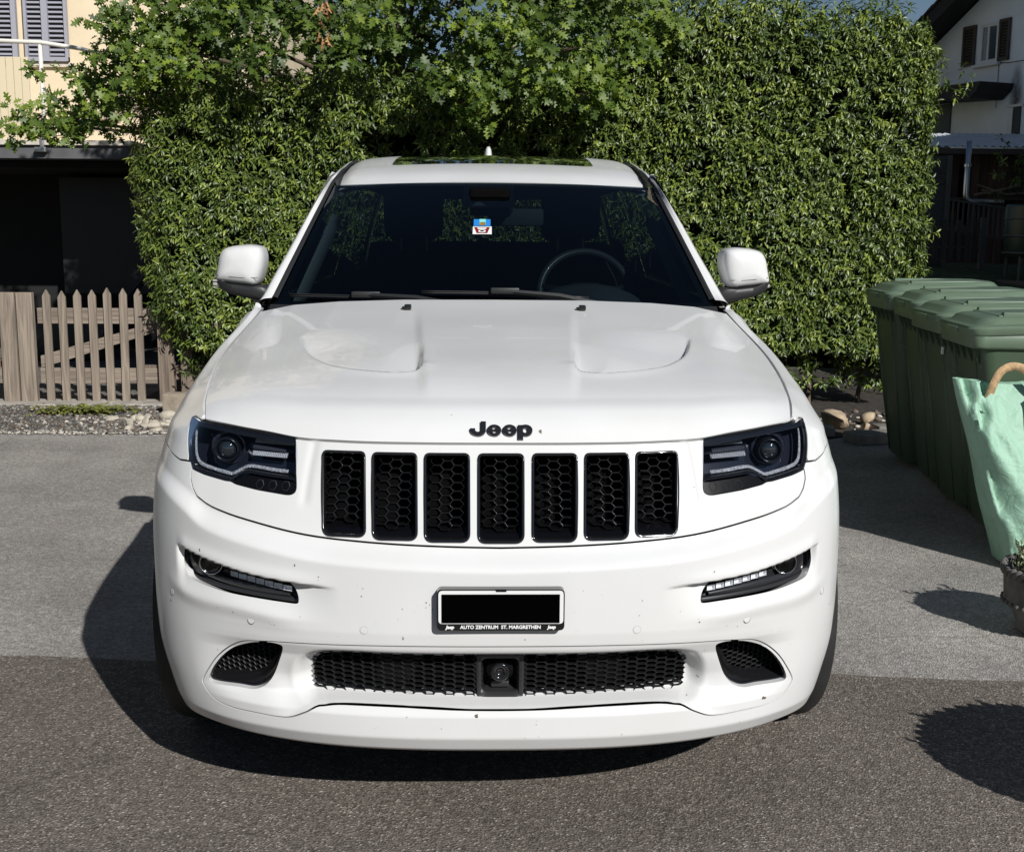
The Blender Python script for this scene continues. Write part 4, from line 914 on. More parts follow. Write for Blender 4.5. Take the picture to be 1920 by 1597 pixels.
sheet('soil_bed',[(-3.0,5.79),(1.0,5.76),(2.45,5.63),(3.2,6.1),(9,6.3),(9,10),(-3.0,10)],.004,mat('soil',(.035,.028,.021),rough=1,var=.5,vscale=14,bump=1,bscale=30))
sheet('gravel_base',[(-14,5.96),(-2.2,5.79),(-2.2,7.2),(-14,7.2)],.006,mat('gravel_ground',(.075,.068,.060),rough=1,var=.5,vscale=45,bump=1,bscale=70))
sheet('courtyard',[(-14,7.3),(-3.0,7.3),(-3.0,14),(-14,14)],.004,mat('court_paving',(.13,.12,.11),rough=.95,var=.3,vscale=5))
# ---- gravel: pebbles too many to count
def ico(sub=1):
    bm=bmesh.new(); bmesh.ops.create_icosphere(bm,subdivisions=sub,radius=1); bm.verts.index_update(); V=np.array([v.co for v in bm.verts]); F=np.array([[v.index for v in f.verts] for f in bm.faces]); bm.free(); return V,F
IV,IF=ico(1)
def rocks(n,gen,name,mats,smin,smax,seed=1,flat=.6):
    r=np.random.default_rng(seed); Vs=[];Fs=[];fm=[]
    for i in range(n):
        x,y,z=gen(r); s=smin+(smax-smin)*r.random()**2.2; sc_=s*(.6+.8*r.random(3))*[1,1,flat]; a=r.random()*6.28; c_,s_=math.cos(a),math.sin(a)
        V=IV*(1+.18*r.standard_normal((len(IV),1)))*sc_; V=V@np.array([[c_,-s_,0],[s_,c_,0],[0,0,1]]); Vs.append(V+[x,y,z+sc_[2]*.3]); Fs.append(IF+i*len(IV)); fm+=[int(r.choice([0,0,0,1,1,3,3,2])) if len(mats)==4 else int(r.integers(0,len(mats)))]*len(IF)
    return obj(name,np.vstack(Vs),np.vstack(Fs),mats,None,True,None,fm)
GRV=[mat('pebble_dark',(.09,.082,.072),rough=.9,var=.3,vscale=20),mat('pebble_grey',(.20,.19,.175),rough=.9,var=.3,vscale=20),mat('pebble_pale',(.46,.42,.36),rough=.9,var=.2,vscale=20),mat('pebble_brown',(.13,.10,.075),rough=.9,var=.3,vscale=20)]
def gen_g(r):
    y=5.80+1.36*r.random(); return (-5.6+3.35*r.random() if r.random()<.9 else -2.9+.65*r.random(),y,.006)
o=rocks(9000,gen_g,'gravel',GRV,.005,.019,3); tag(o,'grey and pale gravel bed in front of the wooden gate','gravel',kind='stuff')
def gen_edge(r): return (-5.6+3.3*r.random(),5.80+r.normal(0,.035),.004)
o=rocks(1100,gen_edge,'gravel',[GRV[2],GRV[1]],.005,.016,4); tag(o,'pale grit along the edge of the driveway asphalt','gravel',kind='stuff')
# ---- countable stones
STM=mat('stone_pale',(.40,.36,.29),rough=.9,var=.25,vscale=9,bump=.5,bscale=40); STG=mat('stone_grey',(.20,.185,.165),rough=.95,var=.3,vscale=8,bump=.5,bscale=40)
IV2,IF2=ico(2)
def stone(x,y,sx,sy,sz,label,group,m=STM,seed=0,z0=0.):
    r=np.random.default_rng(seed+100); d=IV2.copy()
    for k in range(5):
        n_=r.standard_normal(3); n_/=np.linalg.norm(n_); h=.42+.3*r.random(); q=d@n_; d=d-np.outer(np.maximum(q-h,0),n_)
    V=d*[sx,sy,sz]; a=r.random()*6.28; V=V@np.array([[math.cos(a),-math.sin(a),0],[math.sin(a),math.cos(a),0],[0,0,1]])
    o=obj('stone',V,IF2,m,None,False,None,None,(x,y,z0+sz*.6)); autosmooth(o,40); return tag(o,label,'stone',group)
r=np.random.default_rng(5)
for i in range(26):
    stone(-2.95+.75*r.random(),5.86+.62*r.random()**1.2,.035+.045*r.random(),.03+.04*r.random(),.02+.03*r.random(),'pale rounded stone in the heap between gravel bed and car fender','pale stones beside the gravel bed',STM,i)
for i,(x,y,s,l) in enumerate([(2.62,6.05,.16,'large tan stone lying at the foot of the hedge beside the bins'),(2.95,6.25,.09,'round tan stone beside the farthest green bin'),(2.42,6.35,.12,'brown flat stone under the hedge behind the car'),(3.05,6.0,.07,'small tan stone touching the farthest green bin'),(2.80,5.88,.06,'small pale stone in front of the large tan stone')]):
    stone(x,y,s,s*.75,s*.6,l,None,mat('stone_tan',(.40,.31,.21),rough=.9,var=.3,vscale=9,bump=.5,bscale=40),40+i,.02)
for i,(x,y,w,d,l) in enumerate([(2.72,5.50,.34,.22,'grey kerb slab lying on the asphalt edge beside the bins'),(2.98,5.83,.26,.16,'grey kerb slab behind, close to the farthest bin'),(2.42,5.78,.22,.14,'grey kerb slab end half hidden by the car')]):
    mb=MB(); mb._bbox((-w/2,-d/2,0),(w/2,d/2,.07),.012,0); o=mb.obj('kerb_slab',STG,None,loc=(x,y,.0)); o.rotation_euler.z=.25-.2*i; autosmooth(o); tag(o,l,'kerb stone')
mb=MB(); mb._bbox((-.11,-.08,0),(.11,.08,.17),.02,0); o=mb.obj('edging_block',mat('edging_stone',(.30,.25,.19),rough=.95,var=.3,vscale=10,bump=.6,bscale=30),None,loc=(-2.47,6.72,0)); autosmooth(o); tag(o,'tan edging block at the right end of the gravel bed','stone block')
# small scattered dry leaves and pebbles under the hedge
o=rocks(260,lambda r:(1.9+1.5*r.random(),5.85+1.0*r.random(),.006),'gravel',[GRV[2],GRV[3],GRV[0]],.008,.035,9); tag(o,'scattered pebbles on the dark soil under the hedge','gravel',kind='stuff')
# ---- wooden gate and posts
def wood(name,c,axis=2,k=1.):
    m=bpy.data.materials.new(name); m.use_nodes=True; t=m.node_tree; N=t.nodes; L=t.links; b=N['Principled BSDF']; b.inputs['Roughness'].default_value=.85
    oi=N.new('ShaderNodeObjectInfo'); tc=N.new('ShaderNodeTexCoord'); mp=N.new('ShaderNodeMapping'); sc_=[28,28,28]; sc_[axis]=1.6; mp.inputs['Scale'].default_value=sc_
    ad=N.new('ShaderNodeVectorMath'); ad.operation='ADD'; sc2=N.new('ShaderNodeVectorMath'); sc2.operation='SCALE'; sc2.inputs['Scale'].default_value=13; cmb=N.new('ShaderNodeCombineXYZ')
    for i in range(3): L.new(oi.outputs['Random'],cmb.inputs[i])
    L.new(cmb.outputs[0],sc2.inputs[0]); L.new(tc.outputs['Object'],ad.inputs[0]); L.new(sc2.outputs[0],ad.inputs[1]); L.new(ad.outputs[0],mp.inputs[0])
    n=N.new('ShaderNodeTexNoise'); n.inputs['Scale'].default_value=1; n.inputs['Detail'].default_value=5; n.inputs['Distortion'].default_value=1.2; L.new(mp.outputs[0],n.inputs[0])
    rp=N.new('ShaderNodeValToRGB'); e=rp.color_ramp.elements; e[0].position=.32; e[0].color=(*[x*.55 for x in c],1); e[1].position=.62; e[1].color=(*[min(1,x*1.12) for x in c],1); L.new(n.outputs[0],rp.inputs[0]); L.new(rp.outputs[0],b.inputs['Base Color'])
    bp=N.new('ShaderNodeBump'); bp.inputs['Strength'].default_value=.4; bp.inputs['Distance'].default_value=.004; L.new(n.outputs[0],bp.inputs['Height']); L.new(bp.outputs[0],b.inputs['Normal']); return m
WOODV=wood('weathered_wood',(.280,.228,.180),2); WOODH=wood('weathered_wood_rail',(.252,.205,.162),0); WOODD=wood('shaded_wood',(.20,.155,.12),2)  # shaded_wood: darker copy of the weathered wood, hedge shade put into its colour
gate=empty('picket_gate',(-3.3,7.3,0)); tag(gate,'weathered wooden picket gate with diagonal brace behind the gravel bed','gate')
def picket(px,h,parent,w=.062,lean=0.,z0=.015):
    mb=MB(); pts=[(-w/2,z0),(w/2,z0),(w/2,h-.055),(0,h),(-w/2,h-.055)]; mb.prism(pts,'y',-.011,.011); o=mb.obj('picket',WOODV,parent); o.location=(px,0,0); o.rotation_euler=(0,lean,0); return o
for i,(x,h) in enumerate([(-.385,.955),(-.255,.945),(-.130,.955),(-.005,.955),(.12,.972),(.245,.968),(.375,.965)]): picket(x,h,gate,lean=r.normal(0,.006))
for nm,z0,z1 in (('rail',.67,.80),('rail',.165,.295)):
    mb=MB(); mb._bbox((-.47,.013,z0),(.52,.045,z1),.004,0); mb.obj(nm,WOODH,gate)
mb=MB(); mb.add([(-.46,.014,.295),(-.46,.014,.40),(.44,.014,.665),(.50,.014,.60),(-.46,.042,.295),(-.46,.042,.40),(.44,.042,.665),(.50,.042,.60)],[(0,1,2,3),(4,7,6,5),(0,4,5,1),(1,5,6,2),(2,6,7,3),(3,7,4,0)]); mb.obj('brace',WOODH,gate)
g2=empty('picket_gate',(-4.62,7.3,0)); tag(g2,'second gate leaf cut off by the left picture edge','gate')
for x in (-.3,-.17,-.045,.08,.205,.33): picket(x,.955,g2,lean=r.normal(0,.006))
for z0,z1 in ((.67,.80),(.165,.295)):
    mb=MB(); mb._bbox((-.5,.013,z0),(.53,.045,z1),.004,0); mb.obj('rail',WOODH,g2)
mb=MB(); mb.add([(-.46,.014,.62),(-.46,.014,.72),(.51,.014,.40),(.51,.014,.30),(-.46,.042,.62),(-.46,.042,.72),(.51,.042,.40),(.51,.042,.30)],[(0,1,2,3),(4,7,6,5),(0,4,5,1),(1,5,6,2),(2,6,7,3),(3,7,4,0)]); mb.obj('brace',mat('fresh_wood',(.45,.25,.11),rough=.7,var=.2,vscale=6),g2)
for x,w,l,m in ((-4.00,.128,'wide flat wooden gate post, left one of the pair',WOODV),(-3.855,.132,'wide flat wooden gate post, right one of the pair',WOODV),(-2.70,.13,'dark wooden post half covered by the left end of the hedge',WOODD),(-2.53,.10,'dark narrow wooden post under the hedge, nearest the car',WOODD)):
    mb=MB(); mb._bbox((-w/2,-.03,0),(w/2,.03,.93),.005,0); o=mb.obj('gate_post',m,None,loc=(x,7.29,0)); tag(o,l,'post')
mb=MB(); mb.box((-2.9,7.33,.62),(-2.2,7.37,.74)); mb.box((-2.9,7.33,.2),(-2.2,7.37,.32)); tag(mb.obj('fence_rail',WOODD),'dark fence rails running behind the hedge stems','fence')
mb=MB(); mb._bbox((-9,7.10,0),(-2.4,7.42,.018),.004,0); tag(mb.obj('threshold_kerb',mat('kerb_concrete',(.36,.33,.29),rough=.95,var=.3,vscale=6,bump=.5,bscale=50)),kind='structure')
# ---- weeds on the gravel
def blades(n,gen,name,m,parent=None,L0=.05,L1=.12,w=.012,seed=2,up=.6):
    r=np.random.default_rng(seed); Vs=[];Fs=[]
    for i in range(n):
        p_=np.array(gen(r)); a=r.random()*6.28; d=np.array([math.cos(a),math.sin(a),up*(.3+r.random())]); d/=np.linalg.norm(d); s=np.cross(d,[0,0,1.]); s/=np.linalg.norm(s); l=L0+(L1-L0)*r.random(); ww=w*(.6+.8*r.random())
        b=len(Vs)*1; V=[p_,p_+d*l*.4+s*ww,p_+d*l*.4-s*ww,p_+d*l*.8+s*ww*.7-[0,0,l*.1],p_+d*l*.8-s*ww*.7-[0,0,l*.1],p_+d*l-[0,0,l*.25]]
        k=len(Vs); Vs+=V; Fs+=[(k,k+1,k+2),(k+1,k+3,k+4),(k+1,k+4,k+2),(k+3,k+5,k+4)]
    return obj(name,Vs,Fs,m,parent)
LFY=mat('weed_leaf',(.17,.19,.035),rough=.5,var=.35,vscale=12)
o=blades(420,lambda r:(-3.22+.17*r.normal()*1.0,6.72+.07*r.normal(),.012+.03*r.random()),'weed_patch',LFY,None,.05,.13,.014,2,.35); tag(o,'yellow green weeds growing on the gravel below the gate','weeds',kind='stuff')
# ---- bins ------------------------------------------------------------------
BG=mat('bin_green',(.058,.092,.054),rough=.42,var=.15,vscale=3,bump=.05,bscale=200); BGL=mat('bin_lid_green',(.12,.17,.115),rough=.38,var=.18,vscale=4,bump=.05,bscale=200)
def rrect(hx,hy,r_,n=4,cx=0.,cy=0.): return round_poly([(cx-hx,cy-hy),(cx+hx,cy-hy),(cx+hx,cy+hy),(cx-hx,cy+hy)],r_*1.6,n)
def make_bin():
    b=empty('wheelie_bin')
    # local frame: front faces -x, width along y
    mb=MB(); secs=[(.035,.205,.235,.05,.04),(.05,.215,.245,.05,.04),(.30,.245,.255,.05,.03),(.60,.275,.265,.045,.012),(.90,.305,.275,.04,0.)]
    V=[]; n=None
    for z,hx,hy,rr,cx in secs:
        q=rrect(hx,hy,rr,4,cx+.0); n=len(q); V+=[(x,y,z) for x,y in q]
    F=[(i*n+k,i*n+(k+1)%n,(i+1)*n+(k+1)%n,(i+1)*n+k) for i in range(len(secs)-1) for k in range(n)]+[tuple(range(n))[::-1]]
    mb.add(V,F); autosmooth(mb.obj('bin_body',BG,b),40)
    # recessed front panel edge ribs
    mb=MB()
    for y in (-.17,.17): mb.tube([(-.172,y*.86,.06),(-.228,y*.93,.40),(-.296,y,.88)],[.012,.013,.013],6)
    mb.obj('front_rib',BG,b,True)
    for k in range(5):
        mb=MB(); y=-.22+.11*k; mb.add([(-.30,y-.006,.90),(-.30,y+.006,.90),(-.345,y+.006,.925),(-.345,y-.006,.925),(-.30,y-.006,.83),(-.30,y+.006,.83)],[(0,3,4),(1,5,2),(0,1,2,3),(4,5,1,0),(3,2,5,4)])
        mb.obj('rim_gusset',BG,b)
    mb=MB(); V=[]; loops=[(.302,.272,.895),(.345,.292,.905),(.352,.297,.915),(.352,.297,.965),(.345,.292,.972),(.30,.27,.972)]
    for hx,hy,z in loops: q=rrect(hx,hy,.035,4); n=len(q); V+=[(x,y,z) for x,y in q]
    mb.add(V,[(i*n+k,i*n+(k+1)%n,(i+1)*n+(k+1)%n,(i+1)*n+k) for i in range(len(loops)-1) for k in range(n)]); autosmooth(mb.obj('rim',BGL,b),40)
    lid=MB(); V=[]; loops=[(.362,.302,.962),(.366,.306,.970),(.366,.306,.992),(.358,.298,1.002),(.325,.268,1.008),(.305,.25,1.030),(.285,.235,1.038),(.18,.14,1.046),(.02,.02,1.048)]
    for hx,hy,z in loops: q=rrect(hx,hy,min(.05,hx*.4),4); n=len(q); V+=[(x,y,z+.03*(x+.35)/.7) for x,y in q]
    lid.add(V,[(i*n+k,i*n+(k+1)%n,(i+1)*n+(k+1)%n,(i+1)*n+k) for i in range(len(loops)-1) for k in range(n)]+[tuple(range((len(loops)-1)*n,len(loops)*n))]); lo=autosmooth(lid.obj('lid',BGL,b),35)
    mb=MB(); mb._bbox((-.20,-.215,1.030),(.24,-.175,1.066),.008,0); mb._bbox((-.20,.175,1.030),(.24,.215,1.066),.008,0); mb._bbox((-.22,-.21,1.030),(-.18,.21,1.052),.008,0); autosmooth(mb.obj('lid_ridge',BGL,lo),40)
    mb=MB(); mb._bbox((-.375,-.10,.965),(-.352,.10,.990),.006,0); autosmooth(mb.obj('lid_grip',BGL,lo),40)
    mb=MB(); mb.tube([(.395,-.24,.985),(.395,.24,.985)],.016,10); 
    for y in (-.2,0,.2): mb._bbox((.34,y-.02,.965),(.40,y+.02,1.005),.006,0)
    autosmooth(mb.obj('handle',BG,b),40)
    for y in (-.24,.24):
        mb=MB(); mb.lathe([(.0,-.02),(.09,-.02),(.10,-.01),(.10,.01),(.09,.02),(.0,.02)],(.25,y,.10),20,axis='y'); mb.obj('wheel',RUB,b,True)
    return b
bin0=make_bin(); ang=-math.atan2(.07,.59)
BL=['dark green wheelie bin nearest the camera, behind the pale green bag','dark green wheelie bin second from the pale green bag, with small white label','dark green wheelie bin third from the pale green bag','dark green wheelie bin farthest from the camera, next to the hedge']
for i,(x,y) in enumerate([(2.41,2.75),(2.48,3.33),(2.56,3.91),(2.62,4.52)]):
    b=bin0 if i==0 else copy_tree(bin0)
    a=ang+(.0,.02,-.025,.03)[i]; dx,dy=(.165,.255); b.location=(x+.0+dx*math.cos(a)-dy*math.sin(a)+.0,y+dx*math.sin(a)+dy*math.cos(a),0); b.rotation_euler.z=a; b.scale=(1,1,(1.03,1.05,1.08,1.10)[i]); tag(b,BL[i],'bin','green wheelie bins standing in a row')
    if i==1:
        mb=MB(); mb.box((-.308,-.205,.80),(-.3,-.18,.835)); mb.obj('bin_label',WHT,b)
mb=MB(); mb.tube([(2.60,5.12,.80),(2.515,4.5,.79),(2.45,3.9,.775),(2.37,3.3,.765),(2.22,2.62,.74)],.0016,5); tag(mb.obj('cord',mat('cord_green',(.20,.24,.16),rough=.7)),'thin cord stretched across the fronts of the green bins','cord')
# ---- bag ---------------------------------------------------------------------
def bag():
    b=empty('carrier_bag',(2.42,2.40,0)); tag(b,'pale green woven carrier bag with tan handles leaning on the nearest bin','bag')
    m=bpy.data.materials.new('woven_green'); m.use_nodes=True; t=m.node_tree; N=t.nodes; L=t.links; bs=N['Principled BSDF']; bs.inputs['Roughness'].default_value=.42
    tc=N.new('ShaderNodeTexCoord'); w1=N.new('ShaderNodeTexWave'); w1.inputs['Scale'].default_value=190; w1.bands_direction='Z'; w2=N.new('ShaderNodeTexWave'); w2.inputs['Scale'].default_value=190; w2.bands_direction='X'
    for w in (w1,w2): L.new(tc.outputs['Object'],w.inputs[0]); w.inputs['Distortion'].default_value=.6; w.inputs['Detail'].default_value=1
    mm=N.new('ShaderNodeMath'); mm.operation='MULTIPLY'; L.new(w1.outputs['Fac'],mm.inputs[0]); L.new(w2.outputs['Fac'],mm.inputs[1])
    rp=N.new('ShaderNodeValToRGB'); rp.color_ramp.elements[0].color=(.25,.44,.32,1); rp.color_ramp.elements[1].color=(.38,.58,.45,1); L.new(mm.outputs[0],rp.inputs[0]); L.new(rp.outputs[0],bs.inputs['Base Color'])
    bp=N.new('ShaderNodeBump'); bp.inputs['Strength'].default_value=.25; bp.inputs['Distance'].default_value=.003; L.new(mm.outputs[0],bp.inputs['Height'])
    nzb=N.new('ShaderNodeTexNoise'); nzb.inputs['Scale'].default_value=11; nzb.inputs['Detail'].default_value=4; nzb.inputs['Distortion'].default_value=.4; L.new(tc.outputs['Object'],nzb.inputs[0]); bp2=N.new('ShaderNodeBump'); bp2.inputs['Strength'].default_value=.7; bp2.inputs['Distance'].default_value=.03; L.new(nzb.outputs[0],bp2.inputs['Height']); L.new(bp.outputs[0],bp2.inputs['Normal']); L.new(bp2.outputs[0],bs.inputs['Normal'])
    nu,nv=70,50; rr=np.random.default_rng(11); V=[]
    ph=rr.random(12)*6.28; CR=[(-.35+.75*rr.random(),.5*rr.standard_normal(),.010+.03*rr.random(),.020*rr.standard_normal()) for _ in range(22)]
    for i in range(nu):
        t_=i/nu*2*math.pi
        for j in range(nv):
            v=j/(nv-1); z=.01+.80*v
            xl=-.145+(-.36+.145)*v; xr=.33+.05*v; hy=.16*(1-v)**.8+.045
            cx=(xl+xr)/2; hx=(xr-xl)/2; c_,s_=math.cos(t_),math.sin(t_)
            x=cx+hx*math.copysign(abs(c_)**.6,c_); y=.02+.12*v+hy*math.copysign(abs(s_)**.6,s_)
            f=.010*math.sin(5*x+8*v+ph[0])+.007*math.sin(17*x-11*v+ph[1])+.008*math.sin(19*v+3*x+ph[7])*(1-v)+sum(a_*math.exp(-((x-x0-k_*(v-.5))/w_)**2) for x0,k_,w_,a_ in CR)
            if c_>-.9: y+=f*(1 if s_<0 else .5)
            x+=.004*math.sin(11*v+ph[4]); z+=.012*math.sin(x*11+ph[5])*v**4+(.03*(x-cx)/hx if v>.9 else 0)*0
            V.append((x,y,z))
    F=[(i*nv+j,((i+1)%nu)*nv+j,((i+1)%nu)*nv+j+1,i*nv+j+1) for i in range(nu) for j in range(nv-1)]
    o=obj('bag_body',V,F,m,b,True)
    tan=mat('tan_webbing',(.42,.28,.15),rough=.8,var=.25,vscale=60,bump=.4,bscale=160)
    def strap(pts,w,name='handle'):
        P_=cat_open(np.array(pts),10); V=[];k=len(P_)
        for i,q in enumerate(P_):
            d=P_[min(i+1,k-1)]-P_[max(i-1,0)]; d/=np.linalg.norm(d); s=np.cross(d,[0,-1.,.0]); s/=max(np.linalg.norm(s),1e-6); n_=np.cross(s,d)
            for a,h in ((-1,0),(1,0),(1,.004),(-1,.004)): V.append(q+s*a*w/2+n_*h)
        F=[(4*i+j,4*i+(j+1)%4,4*i+4+(j+1)%4,4*i+4+j) for i in range(k-1) for j in range(4)]; obj(name,V,F,tan,b,True)
    strap([(-.225,.075,.74),(-.215,.06,.80),(-.185,.06,.860),(-.13,.07,.882),(-.075,.06,.865),(-.045,.045,.80),(-.04,.07,.74)],.036)
    strap([(-.055,.03,.75),(-.035,-.01,.72),(-.03,-.045,.66),(-.025,-.05,.61),(.02,-.055,.55)],.036)
    return b
bag()
# ---- planters ---------------------------------------------------------------------
POT=mat('pot_grey',(.11,.105,.098),rough=.8,var=.4,vscale=14,bump=.6,bscale=40)
def pot(x,y,rr,h,label,seed):
    p_=empty('planter',(x,y,0)); tag(p_,label,'planter')
    mb=MB(); mb.lathe([(rr*.62,0),(rr*.66,.01),(rr*.70,h*.06),(rr*.66,h*.10),(rr*.80,h*.35),(rr*.93,h*.42),(rr*.95,h*.46),(rr*.93,h*.50),(rr*.96,h*.85),(rr*.97,h*.9),(rr*.90,h*.9),(rr*.86,h*.75)],(0,0,0),40); mb.obj('pot_body',POT,p_,True)
    mb=MB(); n=44
    for k in range(n):
        t=2*math.pi*k/n; c=np.array([rr*.965*math.cos(t),rr*.965*math.sin(t),h*.93]); d=np.array([-math.sin(t)*.55,math.cos(t)*.55,.6])*.026*rr/.2; mb.tube([c-d,c,c+d],[.009*rr/.2,.0135*rr/.2,.009*rr/.2],6)
    mb.obj('rope_rim',POT,p_,True)
    mb=MB(); n=40
    for k in range(n):
        t=2*math.pi*k/n; c=np.array([rr*.955*math.cos(t),rr*.955*math.sin(t),h*.46]); d=np.array([-math.sin(t)*.5,math.cos(t)*.5,.5])*.014; mb.tube([c-d,c,c+d],[.005,.008,.005],5)
    mb.obj('rope_band',POT,p_,True)
    mb=MB(); mb.lathe([(rr*.88,h*.84),(.001,h*.86)],(0,0,0),24); mb.obj('potting_soil',mat('soil'),p_)
    r=np.random.default_rng(seed); mb=MB(); stems=[]
    for k in range(46):
        a=r.random()*6.28; q=rr*.82*math.sqrt(r.random()); b0=np.array([q*math.cos(a),q*math.sin(a),h*.85]); tip=b0+np.array([math.cos(a)*.05*r.random(),math.sin(a)*.05*r.random(),.04+.075*r.random()]); mb.tube([b0,tip],[.0035,.002],4); stems.append((b0,tip))
    mb.obj('stems',mat('stem_brown',(.14,.11,.07),rough=.8),p_)
    Vs=[];Fs=[]
    for b0,tip in stems:
        for k in range(16):
            f=.15+.85*k/15; c=b0+(tip-b0)*f; a=r.random()*6.28; d=np.array([math.cos(a),math.sin(a),.5+.5*r.random()]); d/=np.linalg.norm(d); s=np.cross(d,[0,0,1.]); s/=np.linalg.norm(s); l=.016+.014*r.random(); n_=np.cross(s,d)
            k0=len(Vs); Vs+=[c,c+d*l*.5+s*l*.28,c+d*l+n_*.003,c+d*l*.5-s*l*.28,c+d*l*.5-n_*l*.15]; Fs+=[(k0,k0+1,k0+4),(k0+1,k0+2,k0+4),(k0+2,k0+3,k0+4),(k0+3,k0,k0+4)]
    o=obj('leaves',Vs,Fs,mat('succulent_leaf',(.17,.20,.10),rough=.45,var=.4,vscale=18),p_); o['kind']='stuff'
    return p_
pot(2.078,1.50,.200,.255,'grey planter with rope rim and small succulent at the right picture edge',3)
pot(1.86,-.05,.33,.43,'large grey planter standing out of view to the right of the car',4)
# ================================================================== FOLIAGE
def fast_mesh(name,V,F,m,tone=None,smooth=False):
    me=bpy.data.meshes.new(name); V=np.ascontiguousarray(V,dtype=np.float32); F=np.ascontiguousarray(F,dtype=np.int32)
    me.vertices.add(len(V)); me.vertices.foreach_set('co',V.ravel()); me.loops.add(F.size); me.loops.foreach_set('vertex_index',F.ravel()); me.polygons.add(len(F)); me.polygons.foreach_set('loop_start',np.arange(0,F.size,F.shape[1],dtype=np.int32))
    if smooth: me.polygons.foreach_set('use_smooth',np.ones(len(F),bool))
    if tone is not None:
        a=me.attributes.new('tone','FLOAT','POINT'); a.data.foreach_set('value',np.ascontiguousarray(tone,dtype=np.float32))
    me.materials.append(m); me.update(calc_edges=True); return me
def leaf_mat(name,dark,mid,lite,gloss=.35,tl=.25,single=False):
    m=bpy.data.materials.new(name); m.use_nodes=True; t=m.node_tree; N=t.nodes; L=t.links; b=N['Principled BSDF']; b.inputs['Roughness'].default_value=gloss; b.inputs['Specular IOR Level'].default_value=.5
    at=N.new('ShaderNodeAttribute'); at.attribute_name='tone'; src=at.outputs['Fac']
    if single: oi=N.new('ShaderNodeObjectInfo'); src=oi.outputs['Random']
    rp=N.new('ShaderNodeValToRGB'); e=rp.color_ramp.elements; e[0].position=.05; e[0].color=(*dark,1); e[1].position=.95; e[1].color=(*lite,1); k=e.new(.55); k.color=(*mid,1)
    L.new(src,rp.inputs[0]); L.new(rp.outputs[0],b.inputs['Base Color'])
    tr=N.new('ShaderNodeBsdfTranslucent'); hs=N.new('ShaderNodeHueSaturation'); hs.inputs['Value'].default_value=1.5; hs.inputs['Saturation'].default_value=1.15; L.new(rp.outputs[0],hs.inputs['Color']); L.new(hs.outputs[0],tr.inputs[0])
    mx=N.new('ShaderNodeMixShader'); mx.inputs[0].default_value=tl; L.new(b.outputs[0],mx.inputs[1]); L.new(tr.outputs[0],mx.inputs[2]); L.new(mx.outputs[0],N['Material Output'].inputs[0]); return m
def strip_leaf(ts,ws,droop,fold):
    """leaf along +x, normal +z; midrib and two edges"""
    V=[];F=[]
    for t,w in zip(ts,ws): V+=[(t,0,-droop*t*t),(t,w,-droop*t*t+fold*w),(t,-w,-droop*t*t+fold*w)]
    for i in range(len(ts)-1):
        a=3*i;b=a+3
        for s in (1,2):
            q=(a,a+s,b+s,b) if s==2 else (a,b,b+s,a+s)
            F+= [(q[0],q[1],q[2]),(q[0],q[2],q[3])]
    return np.array(V,float),np.array(F)
def frames(D,Nn):
    D=D/np.linalg.norm(D,axis=1,keepdims=True); Y=np.cross(Nn,D); Y/=np.maximum(np.linalg.norm(Y,axis=1,keepdims=True),1e-9); Z=np.cross(D,Y); return np.stack([D,Y,Z],1)   # rows = axes
def scatter(LV,LF,Pos,Fr,S,tone):
    n=len(Pos); k=len(LV); V=np.einsum('vi,nij->nvj',LV,Fr)*S[:,None,None]+Pos[:,None,:]
    F=(LF[None]+(np.arange(n)*k)[:,None,None]).reshape(-1,3); return V.reshape(-1,3),F,np.repeat(tone,k)
LAV=strip_leaf([0,.28,.70,1.],[.012,.14,.135,.004],.38,.40)
LAM=leaf_mat('laurel_leaf',(.035,.055,.014),(.092,.138,.026),(.235,.29,.052),.38,.15); LAMS=leaf_mat('laurel_leaf_single',(.06,.09,.02),(.105,.145,.032),(.25,.295,.062),.30,.18,True)
R_=np.random.default_rng(21)
def vnoise(P3,seed,sc):
    r=np.random.default_rng(seed); v=np.zeros(len(P3))
    for k in range(14):
        d=r.standard_normal(3); d/=np.linalg.norm(d); v+=np.sin((P3@d)*sc*(.6+1.1*r.random())+r.random()*6.28)
    return v/3.0
KH=.915; kx=lambda x:-.0454+(np.asarray(x,float)+.0454)*KH; ky=lambda y:-2.5876+(np.asarray(y,float)+2.5876)*KH; kz=lambda z:1.45+(np.asarray(z,float)-1.45)*KH
HTX=np.array([-3.2,-2.9,-1.5,-.7,.4,1.4,2.0,2.5,3.05,3.5,3.9,4.1]); HTZ=np.array([2.55,2.74,2.80,2.78,2.85,3.35,3.48,3.46,3.32,3.36,3.16,2.8]); HTX=kx(HTX); HTZ=kz(HTZ)
hl=lambda z:np.interp(z,kz([.0,.2,.6,1.0,2.05,2.7,3.2]),kx([-2.48,-2.70,-2.92,-3.05,-3.13,-3.0,-2.8]))
hr=lambda z:np.interp(z,kz([0,.2,1.2,2.0,3.0,3.4]),kx([3.72,3.85,3.97,3.97,3.93,3.8]))
